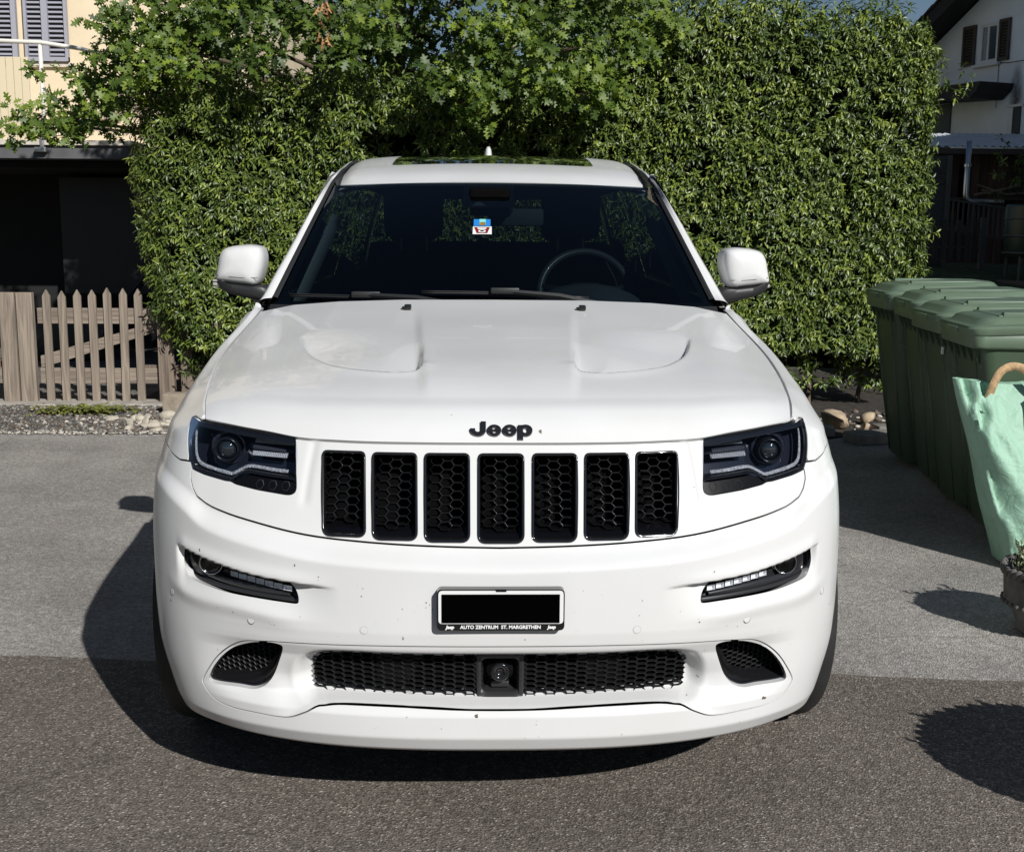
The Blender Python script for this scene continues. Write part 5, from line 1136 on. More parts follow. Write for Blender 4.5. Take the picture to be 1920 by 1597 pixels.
def shoots_to_leaves(B,A,seed,nl=9,Lm=(.04,.09),S=(.046,.078),tone0=.5):
    r=np.random.default_rng(seed); n=len(B); A=A/np.linalg.norm(A,axis=1,keepdims=True); ref=np.where(np.abs(A[:,2:3])>.9,[[1.,0,0]],[[0,0,1.]]); E1=np.cross(A,ref); E1/=np.linalg.norm(E1,axis=1,keepdims=True); E2=np.cross(A,E1)
    Ln=Lm[0]+(Lm[1]-Lm[0])*r.random(n); Ps=[];Ds=[];Ns=[];Ss=[];Ts=[]; st=np.clip(tone0+.22*r.standard_normal(n),0,1)
    for k in range(nl):
        t=(k+.5)/nl; az=k*2.4+r.random(n)*.8; rad=E1*np.cos(az)[:,None]+E2*np.sin(az)[:,None]
        Ps.append(B+A*(Ln*t)[:,None]); d=rad*(1.05-.55*t)+A*(.15+.75*t)+np.array([0,0,-.38])+.18*r.standard_normal((n,3)); Ds.append(d)
        nn=A+np.array([0,0,.45])+.25*r.standard_normal((n,3)); Ns.append(nn); Ss.append((S[0]+(S[1]-S[0])*r.random(n))*(1-.25*t)); Ts.append(np.clip(st+.25*(t-.5)+.12*r.standard_normal(n),0,1))
    return np.vstack(Ps),np.vstack(Ds),np.vstack(Ns),np.concatenate(Ss),np.concatenate(Ts)
hedge=empty('hedge',(0.4,7.7,0)); tag(hedge,'tall clipped laurel hedge filling the background behind the car','hedge')
Bs=[];As=[]
n=11500
X=-3.15+7.15*R_.random(n); Z=.22+3.15*R_.random(n); zt=np.interp(X,HTX,HTZ)
ok=(X>hl(Z))&(X<hr(Z))&(Z<zt); X,Z=X[ok],Z[ok]; Pn=np.stack([X,np.full(len(X),8.),Z],-1)
bump=vnoise(Pn,3,2.6)*.035+vnoise(Pn,4,7.)*.03; keep=(vnoise(Pn,5,6.5)>-1.6)&(Z>.30+.16*vnoise(Pn,8,3.)); 
edge=np.minimum(np.minimum(X-hl(Z),hr(Z)-X),.25)/.25
Y=7.08-bump+.16*(1-np.clip(edge,0,1))**2
B=np.stack([X,Y,Z],-1)[keep]; nx=np.where(X-hl(Z)<.2,-.7,np.where(hr(Z)-X<.2,.7,0))[keep]
A=np.stack([nx,-np.ones(len(B)),.35+0*nx],-1)+.36*R_.standard_normal((len(B),3)); Bs.append(B); As.append(A)
# second layer a little deeper
n=4200; X=-3.1+7.05*R_.random(n); Z=.15+3.2*R_.random(n); ok=(X>hl(Z)+.05)&(X<hr(Z)-.05)&(Z<np.interp(X,HTX,HTZ)-.05); X,Z=X[ok],Z[ok]; Bs.append(np.stack([X,7.26+.10*R_.random(len(X)),Z],-1)); As.append(np.stack([0*X,-np.ones(len(X)),.3+0*X],-1)+.6*R_.standard_normal((len(X),3)))
# right and left ends
for side,fn,nn in ((1,hr,1100),(-1,hl,650)):
    Z=.25+2.9*R_.random(nn); Y=7.1+1.25*R_.random(nn); X=fn(Z)-side*.04+.03*R_.standard_normal(nn); Bs.append(np.stack([X,Y,Z],-1)); As.append(np.stack([side*.6*np.ones(nn),-.7+0*X,.35+0*X],-1)+.3*R_.standard_normal((nn,3)))
# top with upright shoots
n=600; X=-3.0+6.95*R_.random(n); Y=7.05+1.3*R_.random(n); Z=np.interp(X,HTX,HTZ)-.04+.05*R_.standard_normal(n); Bs.append(np.stack([X,Y,Z],-1)); As.append(np.stack([0*X,-.25+0*X,np.ones(n)],-1)+.25*R_.standard_normal((n,3)))
n=120; X=1.2+2.3*R_.random(n); Y=7.05+.5*R_.random(n); Z=np.interp(X,HTX,HTZ)+.02+.10*R_.random(n); Bs.append(np.stack([X,Y,Z],-1)); As.append(np.stack([0*X,-.1+0*X,np.ones(n)],-1)+.15*R_.standard_normal((n,3)))
B=np.vstack(Bs); A=np.vstack(As)
Pp,Dd,Nn,Ss,Tt=shoots_to_leaves(B,A,33)
Fr=frames(Dd,Nn)
# the front most leaves become single objects
fm_=np.argsort(Pp[:,1]+np.where((Pp[:,2]<.5)|(np.abs(Pp[:,0])>3.2),1,0)+.25*R_.random(len(Pp)))[:300]; mask=np.ones(len(Pp),bool); mask[fm_]=False
V,F,T=scatter(*LAV,Pp[mask],Fr[mask],Ss[mask],Tt[mask]); me=fast_mesh('foliage',V,F,LAM,T,True); o=link('foliage',me,hedge); o.matrix_parent_inverse=hedge.matrix_basis.inverted() if 0 else Matrix.Translation((-.4,-7.7,0)); o['kind']='stuff'
lme=fast_mesh('leaf',LAV[0],LAV[1],LAMS,None,True)
def leaf_objs(me,idx,Pp,Fr,Ss,parent,off):
    for i in idx:
        o=bpy.data.objects.new('leaf',me); COL.objects.link(o); o.parent=parent
        M=Matrix(((Fr[i][0][0],Fr[i][1][0],Fr[i][2][0]),(Fr[i][0][1],Fr[i][1][1],Fr[i][2][1]),(Fr[i][0][2],Fr[i][1][2],Fr[i][2][2])))
        o.rotation_mode='QUATERNION'; o.rotation_quaternion=M.to_quaternion(); o.location=Vector(Pp[i])-Vector(off); o.scale=(Ss[i],)*3
leaf_objs(lme,fm_,Pp,Fr,Ss,hedge,(.4,7.7,0))
# solid core, the hedge's inner shade put into its near-black colour
core=mat('dark_core',(.010,.013,.006),rough=1,spec=0,var=.6,vscale=12)
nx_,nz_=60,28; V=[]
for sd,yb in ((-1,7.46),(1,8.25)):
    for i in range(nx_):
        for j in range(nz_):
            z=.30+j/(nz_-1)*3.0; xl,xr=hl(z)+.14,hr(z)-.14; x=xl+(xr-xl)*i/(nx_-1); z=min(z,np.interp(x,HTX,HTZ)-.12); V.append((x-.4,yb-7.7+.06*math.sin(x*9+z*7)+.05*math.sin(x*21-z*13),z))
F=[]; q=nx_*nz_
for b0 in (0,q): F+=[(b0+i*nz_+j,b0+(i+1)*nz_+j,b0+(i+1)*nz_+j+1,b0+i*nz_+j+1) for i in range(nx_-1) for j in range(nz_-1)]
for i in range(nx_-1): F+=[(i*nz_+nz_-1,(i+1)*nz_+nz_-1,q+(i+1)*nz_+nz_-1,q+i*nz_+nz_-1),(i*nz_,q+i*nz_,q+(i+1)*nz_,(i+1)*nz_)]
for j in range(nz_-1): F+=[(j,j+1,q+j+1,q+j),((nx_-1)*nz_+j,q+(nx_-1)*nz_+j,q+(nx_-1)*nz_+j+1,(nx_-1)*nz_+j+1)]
obj('dark_core',V,F,core,hedge)
for i in range(16):
    x=-2.6+i*.42+.1*R_.standard_normal(); mb=MB(); mb.tube([(x-.4,-.25+.1*R_.standard_normal(),0),(x-.4+.05,-.2,.4),(x-.4+.08*R_.standard_normal(),-.1,1.0)],[.022,.018,.015],6); mb.obj('stem',mat('bark',(.10,.075,.05),rough=.95,var=.4,vscale=20),hedge)
# ---- oak -------------------------------------------------------------------------
_h=[(0,.012),(.17,.04),(.27,.225),(.34,.065),(.53,.36),(.585,.085),(.79,.31),(.82,.08),(.93,.10),(1.,.004)]
OKV=strip_leaf([a for a,b in _h],[b for a,b in _h],.18,.22)
OKM=leaf_mat('oak_leaf',(.018,.038,.006),(.080,.130,.017),(.22,.29,.034),.50,.24); OKMS=leaf_mat('oak_leaf_single',(.05,.09,.012),(.10,.155,.02),(.22,.29,.034),.50,.24,True)
oak=empty('oak_tree',(-1.0,10.3,0)); tag(oak,'oak tree with lobed leaves spreading above the hedge and balcony','tree')
OLX=np.array([-4.4,-4.0,-3.6,-3.2,-2.9,-2.0,-1.3,-.9,-.6,-.2,.6,1.0,1.35,1.7,2.0]); OLZ=np.array([2.30,2.22,2.18,2.22,2.72,2.74,2.80,2.80,2.50,2.36,2.36,2.44,2.9,3.15,3.5]); OLX=kx(OLX); OLZ=kz(OLZ)
r=np.random.default_rng(77)
fixed=[(-1.98,7.5,3.0),(-1.6,7.7,3.3),(-.96,7.5,3.15),(.0,7.4,3.1),(.25,7.3,2.95),(.43,7.3,2.68),(.84,7.4,2.60),(1.1,7.5,2.85),(1.45,7.7,3.15),(-.35,7.5,2.72),(-.1,7.3,2.55),(.6,7.5,3.2),(-2.75,7.7,2.98),(-2.4,7.8,3.3),(-3.2,7.8,2.95),
 (-3.6,8.0,2.58),(-3.85,8.1,2.40),(-3.3,8.0,2.62),(-3.1,7.9,2.42),(-3.5,8.0,2.36),(-4.1,8.1,2.38),(-2.95,7.9,2.78),(-3.35,8.0,2.78),(-3.05,7.8,3.25),(-2.7,7.6,2.72)]
fixed=[(float(kx(a)),float(ky(b)),float(kz(c))) for a,b,c in fixed]; cl=[np.array(c) for c in fixed]
while len(cl)<125:      # deep inside, in the shade of the outer crown
    x=-2.9+4.5*r.random(); y=7.7+1.4*r.random(); z=2.45+1.5*r.random()
    if z<np.interp(x,OLX,OLZ)-.1: continue
    if x>1.35: continue
    cl.append(np.array([x,y,z]))
while len(cl)<215:     # outer crown above the picture, added to shade the leaves below
    x=-3.1+4.9*r.random(); y=6.35+2.6*r.random(); z=3.25+2.4*r.random()
    if z<np.interp(x,OLX,OLZ)+.12: continue
    if x<-2.75 and z<4.2: continue
    if x>1.45: continue
    if y<7.0 and z<3.45: continue
    cl.append(np.array([x,y,z]))
Bs=[];As=[];Tn=[]
for i,c in enumerate(cl):
    k=(26 if c[0]>-2.8 else 14) if i<len(fixed) else 12
    q=c+r.standard_normal((k,3))*[.16,.12,.10]; q=q[(q[:,2]>np.interp(q[:,0],OLX,OLZ)-.04)]
    q=q[~((q[:,0]<-3.05)&(q[:,2]>2.74))]
    Bs.append(q); As.append(np.stack([.3*r.standard_normal(len(q)),-.8+.3*r.standard_normal(len(q)),.15+.4*r.standard_normal(len(q))],-1)); Tn.append(np.full(len(q),.35+.35*r.random()))
B=np.vstack(Bs);A=np.vstack(As);Tn=np.concatenate(Tn)
def oak_leaves(B,A,Tn,seed,nl=8,S=(.066,.118)):
    r=np.random.default_rng(seed); n=len(B); A=A/np.linalg.norm(A,axis=1,keepdims=True); E1=np.cross(A,[0,0,1.]); E1/=np.maximum(np.linalg.norm(E1,axis=1,keepdims=True),1e-6); E2=np.cross(A,E1); Ps=[];Ds=[];Ns=[];Ss=[];Ts=[]
    for k in range(nl):
        az=k*2.4+r.random(n)*.9; rad=E1*np.cos(az)[:,None]+E2*np.sin(az)[:,None]; Ps.append(B+A*(.10*r.random(n)-.05)[:,None]+rad*.012)
        Ds.append(rad*.9+A*(.35+.3*r.random(n))[:,None]+np.array([0,0,-.32])+.2*r.standard_normal((n,3))); Ns.append(A*.5+np.array([.15,-.45,.75])+.35*r.standard_normal((n,3))); Ss.append(S[0]+(S[1]-S[0])*r.random(n)); Ts.append(np.clip(Tn+.16*r.standard_normal(n),0,1))
    return np.vstack(Ps),np.vstack(Ds),np.vstack(Ns),np.concatenate(Ss),np.concatenate(Ts)
Pp,Dd,Nn,Ss,Tt=oak_leaves(B,A,Tn,5); Fr=frames(Dd,Nn)
inview=(Pp[:,2]<3.15)
idx=np.argsort(Pp[:,1]+np.where(inview,0,3)+.5*r.random(len(Pp)))[:300]; mask=np.ones(len(Pp),bool); mask[idx]=False
V,F,T=scatter(*OKV,Pp[mask],Fr[mask],Ss[mask],Tt[mask]); me=fast_mesh('crown',V,F,OKM,T,True); o=link('crown',me,oak,(1.0,-10.3,0)); o['kind']='stuff'
ome=fast_mesh('leaf',OKV[0],OKV[1],OKMS,None,True); leaf_objs(ome,idx,Pp,Fr,Ss,oak,(-1.0,10.3,0))
# withered leaves
bme=fast_mesh('withered_leaf',*strip_leaf([a for a,b in _h],[b*.55 for a,b in _h],.5,1.2),mat('withered',(.36,.19,.08),rough=.7,var=.3,vscale=20),None,True)
for (cx,cy,cz,k) in ((-1.20,6.40,3.075,7),(-1.19,6.40,2.85,5)):
    for j in range(k):
        o=link('withered_leaf',bme,oak,(cx+1.0+.03*r.standard_normal(),cy-10.3,cz+.035*r.standard_normal()),(r.random()*6,1.2+r.random(),r.random()*6),(.10,.10,.10))
mb=MB(); mb.tube([(0,0,0),(.05,-.05,1.2),(-.05,-.1,2.4),(.05,-.2,3.4),(0,-.3,5.2)],[.20,.17,.15,.12,.05],10); 
mb.obj('trunk',mat('bark'),oak,True)
for c in fixed[::2]+[tuple(q) for q in cl[30::9]]:
    e=Vector(c)-Vector((-1.0,10.3,0)); s=Vector((0,-.15,min(2.6,max(1.8,c[2]-.5)))); mb=MB(); m_=(s+e)/2+Vector((0,0,.22)); mb.tube([s,m_,e],[.045,.025,.008],6); mb.obj('branch',mat('bark'),oak,True)
# a bare twig reaching left
mb=MB(); mb.tube([(-1.55,-2.4,2.72),(-1.85,-2.45,2.82),(-2.2,-2.5,2.80)],[.008,.006,.003],5); mb.tube([(-1.95,-2.46,2.82),(-2.02,-2.5,2.98)],[.004,.002],4); mb.obj('branch',mat('bark_pale',(.25,.19,.13),rough=.9),oak)
# ================================================================== HOUSES
CREAM=mat('cream_render',(.72,.60,.42),rough=.9,var=.06,vscale=3,bump=.15,bscale=120); SHUT=mat('shutter_grey',(.33,.33,.38),rough=.6); CONC=mat('balcony_concrete',(.55,.50,.43),rough=.9,var=.2,vscale=6)
hs=empty('cream_house',(-7.5,12.2,0)); tag(hs,'cream rendered house with grey louvred shutters behind the balcony','house')
mb=MB(); mb.box((-6,0,0),(4.6,6,8)); mb.obj('wall',CREAM,hs)
SLP=.0545
sm_=MB(); sm_._bbox((0,-.012,-.004),(1,.03,.004),.0015,0); slme=mesh_data('slat',sm_.V,sm_.F,SHUT)
for (x0,x1) in ((-6.45,-5.62),(-5.53,-5.02)):
    sh=empty('shutter',(x0+7.5,-.06,3.44)); sh.parent=hs
    w=x1-x0; h=1.75; cols=[(.06,w-.06)] if w>.7 else [(.035,w/2-.045),(w/2+.03,w-.035)]
    if w>.7: cols=[(.06,w/2-.04),(w/2+.04,w-.06)]
    mb=MB(); ed=[0]+[v for c in cols for v in c]+[w]
    for i in range(0,len(ed),2): mb.box((ed[i],-.03,0),(ed[i+1],.03,h))
    mb.box((0,-.028,0),(w,.028,.05)); mb.box((0,-.028,h-.05),(w,.028,h)); mb.obj('shutter_frame',SHUT,sh)
    for a,b in cols:
        mb=MB(); mb.box((a,.022,.05),(b,.026,h-.05)); mb.obj('shutter_back',mat('shutter_dark',(.05,.05,.06),rough=.9),sh)
        for k in range(int((h-.1)/SLP)): 
            s_=link('slat',slme,sh,(a,0,.075+k*SLP),(R(38),0,0),(b-a,1,1))
mb=MB(); mb.box((1.9,-.05,3.38),(2.53,.0,3.43)); mb.obj('window_sill',CONC,hs)
# balcony
bal=empty('balcony',(-6,10.2,2.2)); tag(bal,'concrete balcony with cream board parapet and pale handrail','balcony')
mb=MB(); mb.box((-3.5,-.2,.115),(2.30,2.0,.165)); mb.obj('lit_slab_edge',CONC,bal)  # lit top strip of the slab, its brightness put into paler concrete
mb=MB(); mb.box((-3.5,-.16,-.02),(2.35,2.0,.113)); mb.obj('slab',mat('slab_grey',(.10,.10,.105),rough=.9,var=.2,vscale=5),bal)
bm_=MB(); bm_._bbox((0,-.01,0),(.072,.01,.83),.003,0); bme2=mesh_data('board',bm_.V,bm_.F,mat('cream_board',(.68,.58,.40),rough=.7))
for k in range(26): link('board',bme2,bal,(-.75+.078*k-.002*R_.random(),-.17+.004*R_.random(),.166))
mb=MB(); mb.tube([(-.9,-.14,1.16),(1.0,-.14,1.16),(1.4,-.12,1.15),(1.75,-.02,1.11),(2.05,.2,1.05),(2.15,.6,1.04)],.022,8); mb.obj('handrail',mat('rail_white',(.70,.68,.62),rough=.4),bal,True)
for x in (-.2,1.38): 
    mb=MB(); mb.tube([(x,-.11,.0),(x,-.11,1.14)],.022,8); mb.obj('rail_post',mat('rail_white'),bal,True)
mb=MB(); mb._bbox((1.30,-.235,.04),(1.42,-.15,.09),.01,0); mb._bbox((1.36,-.225,.06),(1.40,-.165,.20),.008,0); mb.obj('rail_bracket',mat('bracket_steel',(.4,.4,.4),rough=.4,metal=.8),bal)
# carport under the balcony
cp=empty('carport',(-6,11,0)); tag(cp,'dark open carport under the balcony behind the wooden gate','carport')
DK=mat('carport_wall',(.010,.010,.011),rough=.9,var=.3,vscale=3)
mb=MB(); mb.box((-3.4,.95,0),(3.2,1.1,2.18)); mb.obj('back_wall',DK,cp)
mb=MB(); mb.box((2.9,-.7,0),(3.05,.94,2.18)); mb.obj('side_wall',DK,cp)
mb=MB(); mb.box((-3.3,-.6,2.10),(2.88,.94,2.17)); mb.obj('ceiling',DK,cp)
mb=MB(); mb.box((1.0,.5,.7),(2.05,.93,2.05)); tag(mb.obj('storage_cupboard',mat('cupboard_black',(.010,.010,.014),rough=.5),None,loc=(-6,11,0)),'black storage cupboard standing in the dark carport','cupboard')
mb=MB(); mb._bbox((-.45,-.2,0),(.3,.2,.45),.03,0); mb.tube([(.25,0,.40),(.75,.0,.95)],.018,6); mb.tube([(.25,.15,.40),(.75,.15,.95)],.018,6); mb.tube([(.75,-.03,.95),(.75,.18,.95)],.018,6); autosmooth(tag(mb.obj('lawn_mower',mat('mower_black',(.015,.016,.018),rough=.4),None,loc=(-4.55,10.7,0)),'dark lawn mower in the shade of the carport','lawn mower'))
# right house -----------------------------------------------------------------------
lawn=[(-.5,6.3,.0),(3.0,6.3,0.),(3.6,6.35,0),(3.9,9.5,.55),(4.1,13.,1.02),(4.1,45,1.05),(60,45,1.05),(60,13,1.02),(60,9.5,.55),(60,6.35,0.)]
V=[];nn=24
for i,y in enumerate([6.35,7.5,8.5,9.5,10.5,11.5,12.5,13.2,16,22,45]):
    for j in range(nn): x=3.95+(j/(nn-1))**2*50; V.append((x,y,np.interp(y,[6.35,9.5,13,45],[.0,.55,1.02,1.1])+.015*math.sin(x*3+y*5)))
o=obj('lawn',V,[(i*nn+j,i*nn+j+1,(i+1)*nn+j+1,(i+1)*nn+j) for i in range(10) for j in range(nn-1)],mat('lawn_grass',(.030,.055,.018),rough=1,var=.5,vscale=9,bump=1,bscale=60),None,True); tag(o,kind='structure')
WB=mat('white_render',(.80,.86,.94),rough=.95,var=.06,vscale=2,bump=.2,bscale=90)
hr_=empty('white_house',(9.1,17.0,0),math.atan2(.94,-.35)); tag(hr_,'white gabled house in shade with one shuttered upper window','house')
# local x along the wall (away from camera), local +y = outside
mb=MB(); mb.prism([(-6,.9),(3.3,.9),(3.3,4.42),(-1.1,6.98),(-6,4.1)],'y',0,-7); mb.obj('wall',WB,hr_)
TIL=mat('roof_tile',(.035,.028,.026),rough=.85,var=.4,vscale=12); DKW=mat('dark_wood',(.022,.018,.017),rough=.8,var=.3,vscale=10)
def slab(mb,a,b,y0,y1,th,m=0):
    d=np.array([b[0]-a[0],b[1]-a[1]]); d/=np.linalg.norm(d); n_=np.array([-d[1],d[0]]); n_=n_ if n_[1]>0 else -n_
    mb.prism([a,b,(b[0]+n_[0]*th,b[1]+n_[1]*th),(a[0]+n_[0]*th,a[1]+n_[1]*th)],'y',y0,y1,m)
mb=MB(); slab(mb,(-1.1,7.02),(4.3,3.88),.62,-7.5,.10); ro=mb.obj('roof',DKW,hr_)
mb=MB(); slab(mb,(-1.1,7.02),(-6.8,3.7),.62,-7.5,.10); mb.obj('roof',DKW,hr_)
for k in range(22):   # tile courses down the visible slope
    t=k/22; mb=MB(); a=(-1.1+5.5*t,7.13-3.2*t); b=(-1.1+5.5*(t+.06),7.13-3.2*(t+.06)-.0); slab(mb,(a[0],a[1]+.012),(b[0],b[1]-.012),.66,-7.5,.035); mb.obj('tile_course',TIL,ro)
mb=MB(); slab(mb,(-1.1,6.86),(4.2,3.78),.63,.55,.16); mb.obj('barge_board',DKW,hr_)
wn=empty('window',(0,0,0)); wn.parent=hr_
WF_=mat('window_white',(.72,.73,.75),rough=.4)
mb=MB(); mb.box((.96,.004,4.38),(1.40,-.0,5.03)); mb.obj('opening',mat('window_dark',(.02,.022,.03),rough=.3),wn)
mb=MB()
for a,b in (((.96,.006,4.38),(1.01,.03,5.03)),((1.18,.006,4.38),(1.22,.03,5.03)),((1.34,.006,4.38),(1.40,.03,5.03)),((1.01,.006,4.38),(1.34,.028,4.43)),((1.01,.006,4.98),(1.34,.028,5.03))): mb.box(a,b)
mb.obj('window_frame',WF_,wn)
mb=MB(); mb.add([(1.03,.012,4.45),(1.17,.012,4.45),(1.17,.014,4.97),(1.03,.014,4.97)],[(0,1,2,3)]); mb.obj('pane',mat('pane_glass',(.03,.045,.07),rough=.08,spec=.8),wn)
mb=MB(); mb.box((.90,0,4.32),(1.50,.09,4.37)); mb.obj('window_sill',WF_,wn)
for x0,x1 in ((.71,.95),(1.50,1.80)):
    mb=MB()
    for a,b in (((x0,.01,4.38),(x0+.04,.05,5.06)),((x1-.04,.01,4.38),(x1,.05,5.06)),((x0,.01,4.38),(x1,.048,4.43)),((x0,.01,5.01),(x1,.048,5.06))): mb.box(a,b)
    s_=mb.obj('shutter',mat('shutter_brown',(.075,.058,.05),rough=.7),hr_)
    for k in range(12): mb=MB(); mb.add([(x0+.04,.02,4.435+k*.048),(x1-.04,.02,4.435+k*.048),(x1-.04,.045,4.475+k*.048),(x0+.04,.045,4.475+k*.048)],[(0,1,2,3)]); mb.obj('slat',mat('shutter_slat',(.035,.03,.026),rough=.8),s_)
mb=MB(); mb.prism([(.55,3.97),(2.9,4.0),(2.9,3.83),(.78,3.72),(.60,3.85)],'y',.02,.75); mb.obj('canopy',DKW,hr_)
mb=MB(); mb.box((2.0,.004,2.2),(2.9,.03,3.78)); mb.obj('terrace_door',mat('door_dark',(.05,.052,.05),rough=.4),hr_)
mb=MB(); mb.box((.36,.004,3.0),(.52,.02,3.58)); mb.obj('window',mat('window_dark'),hr_)
mb=MB(); mb.box((.52,.004,3.0),(.62,.035,3.56)); mb.box((.30,.004,3.58),(.66,.05,3.62)); mb.obj('window_frame',WF_,hr_)
def dark_patch_mat():  # dark noise-broken patch that fades out from its centre
    m=bpy.data.materials.new('dark_patch'); m.use_nodes=True; t=m.node_tree; N=t.nodes; L=t.links; b=N['Principled BSDF']; b.inputs['Base Color'].default_value=(.10,.10,.11,1); b.inputs['Roughness'].default_value=1
    tc=N.new('ShaderNodeTexCoord'); n=N.new('ShaderNodeTexNoise'); n.inputs['Scale'].default_value=9; n.inputs['Detail'].default_value=6; L.new(tc.outputs['Object'],n.inputs[0]); g=N.new('ShaderNodeTexGradient'); g.gradient_type='SPHERICAL'; mp=N.new('ShaderNodeMapping'); mp.inputs['Location'].default_value=(-.5*6,0,-3.72*1.5); mp.inputs['Scale'].default_value=(6,1,1.5); L.new(tc.outputs['Object'],mp.inputs[0]); L.new(mp.outputs[0],g.inputs[0])
    mm=N.new('ShaderNodeMath'); mm.operation='MULTIPLY'; L.new(n.outputs[0],mm.inputs[0]); L.new(g.outputs['Fac'],mm.inputs[1]); m2=N.new('ShaderNodeMath'); m2.operation='MULTIPLY'; m2.inputs[1].default_value=1.7; L.new(mm.outputs[0],m2.inputs[0]); L.new(m2.outputs[0],b.inputs['Alpha']); return m
mb=MB(); mb.add([(.25,.006,3.63),(.78,.006,3.63),(.78,.006,4.5),(.25,.006,4.5)],[(0,1,2,3)]); mb.obj('dark_patch',dark_patch_mat(),hr_)
mb=MB(); mb.tube([(.9,.012,4.345),(.7,.012,4.325),(.2,.012,4.32),(-.3,.012,4.34)],.006,5); mb.tube([(.93,.012,4.32),(.93,.012,3.6)],.005,5); mb.obj('wall_cable',DKW,hr_)
# shed ------------------------------------------------------------------------------
sd=empty('garden_shed',(7.4,15.4,1.0)); tag(sd,'brown plank garden shed with corrugated grey roof and metal downpipe','shed')
PLK=[wood('shed_plank_a',(.14,.075,.05),2),wood('shed_plank_b',(.10,.06,.045),2),wood('shed_plank_c',(.17,.10,.07),2)]
pm=[]
for k in range(3): q=MB(); q._bbox((0,-.012,0),(.135,.012,1.72),.003,0); pm.append(mesh_data('plank',q.V,q.F,PLK[k]))
for k in range(15): link('plank',pm[int(R_.integers(0,3))],sd,(-.72+.14*k,.004*R_.standard_normal(),.02))
mb=MB(); mb.box((-.72,.02,0),(1.35,1.6,1.70)); mb.obj('shed_body',mat('shed_dark',(.03,.022,.018),rough=.9),sd)
nx_=90; V=[]
for i in range(nx_):
    x=-1.0+i/(nx_-1)*2.6; dz=.016*math.sin(i*1.6)
    V+=[(x,-.55,1.735+dz),(x,1.9,2.12+dz)]
mb=MB(); mb.add(V,[(2*i,2*i+2,2*i+3,2*i+1) for i in range(nx_-1)]); mb.obj('corrugated_roof',mat('sheet_roof',(.62,.64,.67),rough=.7,var=.1,vscale=3),sd,True)
mb=MB(); mb.box((-1.0,-.53,1.63),(1.6,-.49,1.71)); mb.obj('eave_board',mat('eave_wood',(.10,.075,.06),rough=.8),sd)
mb=MB(); mb.tube([(-.36,-.72,1.80),(-.36,-.72,1.05),(-.35,-.72,.98),(-.31,-.72,.945),(-.25,-.72,.935),(.20,-.72,.935)],.042,14); mb.lathe([(.052,-.02),(.052,.02)],(-.36,-.72,1.45),14); mb.obj('downpipe',mat('zinc',(.55,.56,.57),rough=.3,metal=1.0),sd,True)
mb=MB(); mb.box((-.20,-.02,.62),(-.02,-.035,1.5)); mb.box((-.17,-.036,.68),(-.05,-.04,1.44)); mb.obj('shed_window_frame',mat('old_frame',(.22,.20,.18),rough=.8),sd)
mb=MB(); mb.box((-.6,-.25,.98),(.9,-.02,1.01)); mb.obj('shelf',mat('eave_wood'),sd)
mb=MB(); mb.tube([(.0,-.15,1.05),(.35,-.2,1.12),(.7,-.15,1.2)],.02,5); mb.tube([(.1,-.2,1.12),(.5,-.15,1.06),(.75,-.2,1.08)],.018,5); mb.tube([(.05,-.12,1.2),(.4,-.2,1.09)],.015,5); tag(mb.obj('firewood',mat('firewood',(.28,.22,.17),rough=.9,var=.3,vscale=12),None,loc=(7.4,15.4,1.0)),'loose grey branches lying on the shed shelf','firewood')
# railing before the shed
fr_=empty('low_railing',(6.9,14.4,1.0)); tag(fr_,'dark wooden railing of thin bars in front of the shed','railing')
for k in range(16): mb=MB(); mb.box((0,-.01,.55-.012*k),(.02,.01,.98-.012*k)); o=mb.obj('bar',mat('bar_wood',(.11,.10,.09),rough=.8),fr_); o.location=(-.38+.075*k,0,0)
for z0 in (.54,.97): mb=MB(); mb.add([(-.42,-.015,z0),(.85,-.015,z0-.18),(.85,-.015,z0-.15),(-.42,-.015,z0+.03),(-.42,.015,z0),(.85,.015,z0-.18),(.85,.015,z0-.15),(-.42,.015,z0+.03)],[(0,1,2,3),(4,7,6,5),(0,4,5,1),(3,2,6,7),(0,3,7,4),(1,5,6,2)]); mb.obj('rail',mat('bar_wood'),fr_)
# screen of horizontal boards
sc_=empty('board_screen',(6.1,13.6,1.0)); tag(sc_,'grey horizontal board screen beside the right end of the hedge','screen')
q=MB(); q._bbox((-.55,-.012,0),(.28,.012,.098),.003,0); qm=mesh_data('board',q.V,q.F,wood('screen_board',(.075,.07,.065),0))
for k in range(15): link('board',qm,sc_,(0,.003*R_.standard_normal(),.02+.1*k))
mb=MB(); mb.box((.20,-.035,0),(.27,-.013,1.52)); mb.box((-.5,-.035,0),(-.43,-.013,1.52)); mb.obj('upright',mat('bar_wood'),sc_)
# low picket fence
lf=empty('low_fence',(6.2,13.0,1.0)); tag(lf,'low dark picket fence on the shaded lawn','fence')
q=MB(); q.prism([(-.028,.10),(.028,.10),(.028,.58),(.015,.63),(-.015,.63),(-.028,.58)],'y',-.008,.008); qm=mesh_data('picket',q.V,q.F,wood('dark_picket',(.06,.052,.048),2))
for k in range(9): link('picket',qm,lf,(-.42+.105*k,0,.02))
for z in (.28,.53): mb=MB(); mb.box((-.5,.009,z),(.46,.03,z+.025)); mb.obj('rail',mat('bar_wood'),lf)
mb=MB(); mb.box((.38,-.03,.0),(.45,.03,.68)); mb.obj('post',mat('bar_wood'),lf)
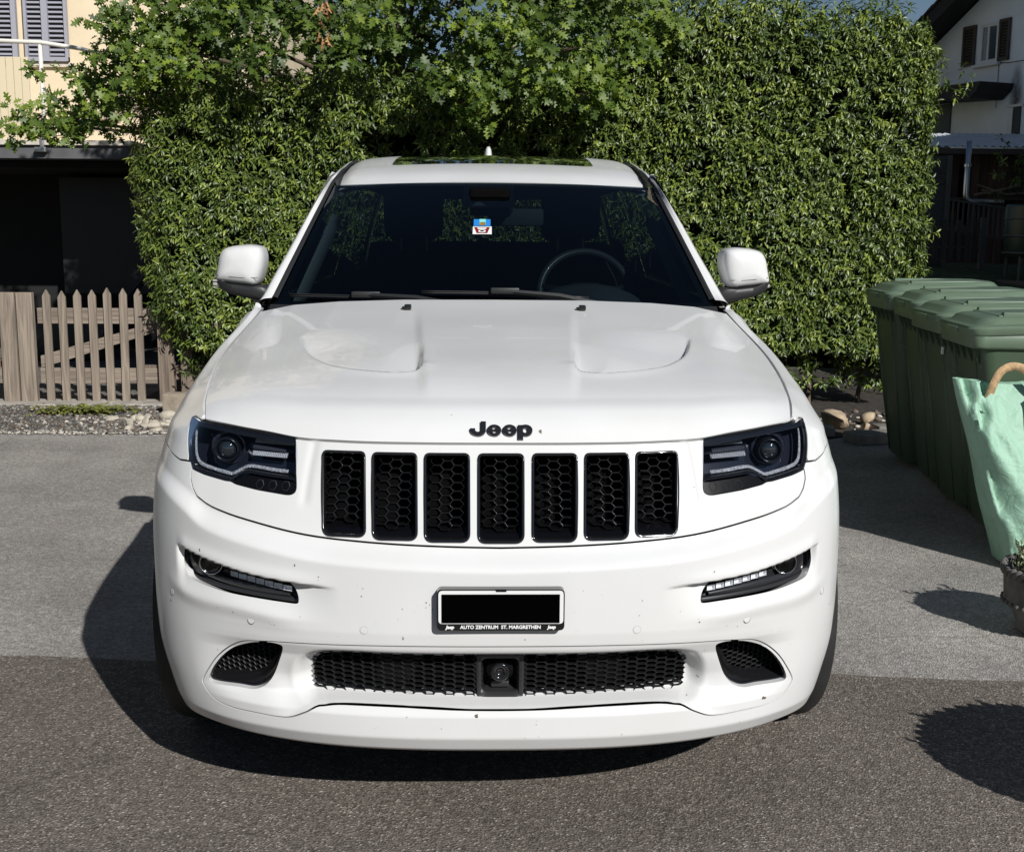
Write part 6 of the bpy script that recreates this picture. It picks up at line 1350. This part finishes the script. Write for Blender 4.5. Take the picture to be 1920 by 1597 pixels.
# green tank with hoops
tk=empty('water_tank',(7.0,12.0,.88)); tag(tk,'dark green hooped water tank at the right picture edge','tank')
mb=MB(); mb.lathe([(.0,.30),(.47,.30),(.48,.33),(.50,.60),(.50,.92),(.49,.95),(.0,.96)],(0,0,0),36); mb.obj('tank_body',mat('tank_green',(.012,.035,.025),rough=.4),tk,True)
for z in (.34,.55,.76): mb=MB(); mb.lathe([(.495,z),(.512,z+.01),(.512,z+.02),(.495,z+.03)],(0,0,0),36); mb.obj('hoop',mat('hoop_steel',(.10,.11,.11),rough=.4,metal=.6),tk,True)
for a in (2.5,3.6,4.7): mb=MB(); mb.tube([(.46*math.cos(a),.46*math.sin(a),-.1),(.46*math.cos(a),.46*math.sin(a),.31)],.02,6); mb.obj('tank_leg',mat('hoop_steel'),tk)
mb=MB(); mb.lathe([(.6,-.05),(.6,.02),(.5,.02)],(0,0,0),20); mb.obj('tank_base',mat('bar_wood'),tk)
# shrub by the shed
sb_=empty('shrub',(7.75,14.2,1.0)); tag(sb_,'small sunlit leafy shrub beside the shed at the right edge','shrub')
rq=np.random.default_rng(3); B=np.stack([.0+.17*rq.standard_normal(70),.17*rq.standard_normal(70),1.35+.22*rq.standard_normal(70)],-1); A=rq.standard_normal((70,3))+[0,-.5,.4]; a_=shoots_to_leaves(B,A,4,7,(.05,.1),(.07,.11),.45); V,F,T=scatter(*LAV,a_[0],frames(a_[1],a_[2]),a_[3],a_[4]); o=link('foliage',fast_mesh('foliage',V,F,LAM,T,True),sb_); o['kind']='stuff'
mb=MB(); mb.tube([(0,0,0),(.03,0,.7),(0,0,1.3)],[.03,.025,.015],6); mb.obj('stem',mat('bark'),sb_)
# unseen house added on the right so its shadow lies over the shed
nh=empty('shading_house',(9.9,9.6,0)); tag(nh,'plain rendered house added out of view on the right to shade the shed','house')
mb=MB(); mb.box((-2.3,-2.6,0),(3.5,2.8,4.6)); mb.obj('wall',WB,nh)
mb=MB(); mb.prism([(-2.8,4.5),(4.0,4.5),(.6,6.6)],'y',-2.9,3.1); mb.obj('roof',TIL,nh)
# trees closing the view far behind
def far_tree(x,y,h,rr,seed,label):
    t=empty('far_tree',(x,y,.8)); tag(t,label,'tree','trees far behind the houses'); rq=np.random.default_rng(seed)
    n=420; d=rq.standard_normal((n,3)); d/=np.linalg.norm(d,axis=1,keepdims=True); B=d*(rr*(.55+.45*rq.random((n,1))))*[1,1,1.15]+[0,0,h*.62]; a_=shoots_to_leaves(B,d+[0,0,.3],seed,6,(.2,.5),(.35,.6),.4); V,F,T=scatter(*LAV,a_[0],frames(a_[1],a_[2]),a_[3],a_[4]); o=link('crown',fast_mesh('crown',V,F,LAM,T,True),t); o['kind']='stuff'
    mb=MB(); mb.tube([(0,0,-.8),(0,0,h*.5),(.1,0,h*.8)],[.2,.15,.05],8); mb.obj('trunk',mat('bark'),t)
far_tree(-9,26,7,2.6,1,'round tree behind the cream house'); far_tree(2,30,5,2.2,2,'round tree hidden behind the hedge')

# unseen hedge added left of the drive to darken reflections and shadows
gh=empty('added_hedge',(-7.0,1.0,0)); tag(gh,'added clipped hedge along the left side of the driveway, out of view','hedge')
rq=np.random.default_rng(12); n=750; B=np.stack([.05*rq.standard_normal(n)+.42,-6+11*rq.random(n),2.3*rq.random(n)],-1); A=np.stack([np.ones(n),0*B[:,0],.4+0*B[:,0]],-1)+.4*rq.standard_normal((n,3)); a_=shoots_to_leaves(B,A,14,8,(.08,.2),(.10,.15),.45); V,F,T=scatter(*LAV,a_[0],frames(a_[1],a_[2]),a_[3],a_[4]); o=link('foliage',fast_mesh('foliage',V,F,LAM,T,True),gh); o['kind']='stuff'
mb=MB(); mb._bbox((-.5,-6,0),(.36,5,2.3),.1,0); mb.obj('dark_core',core,gh)
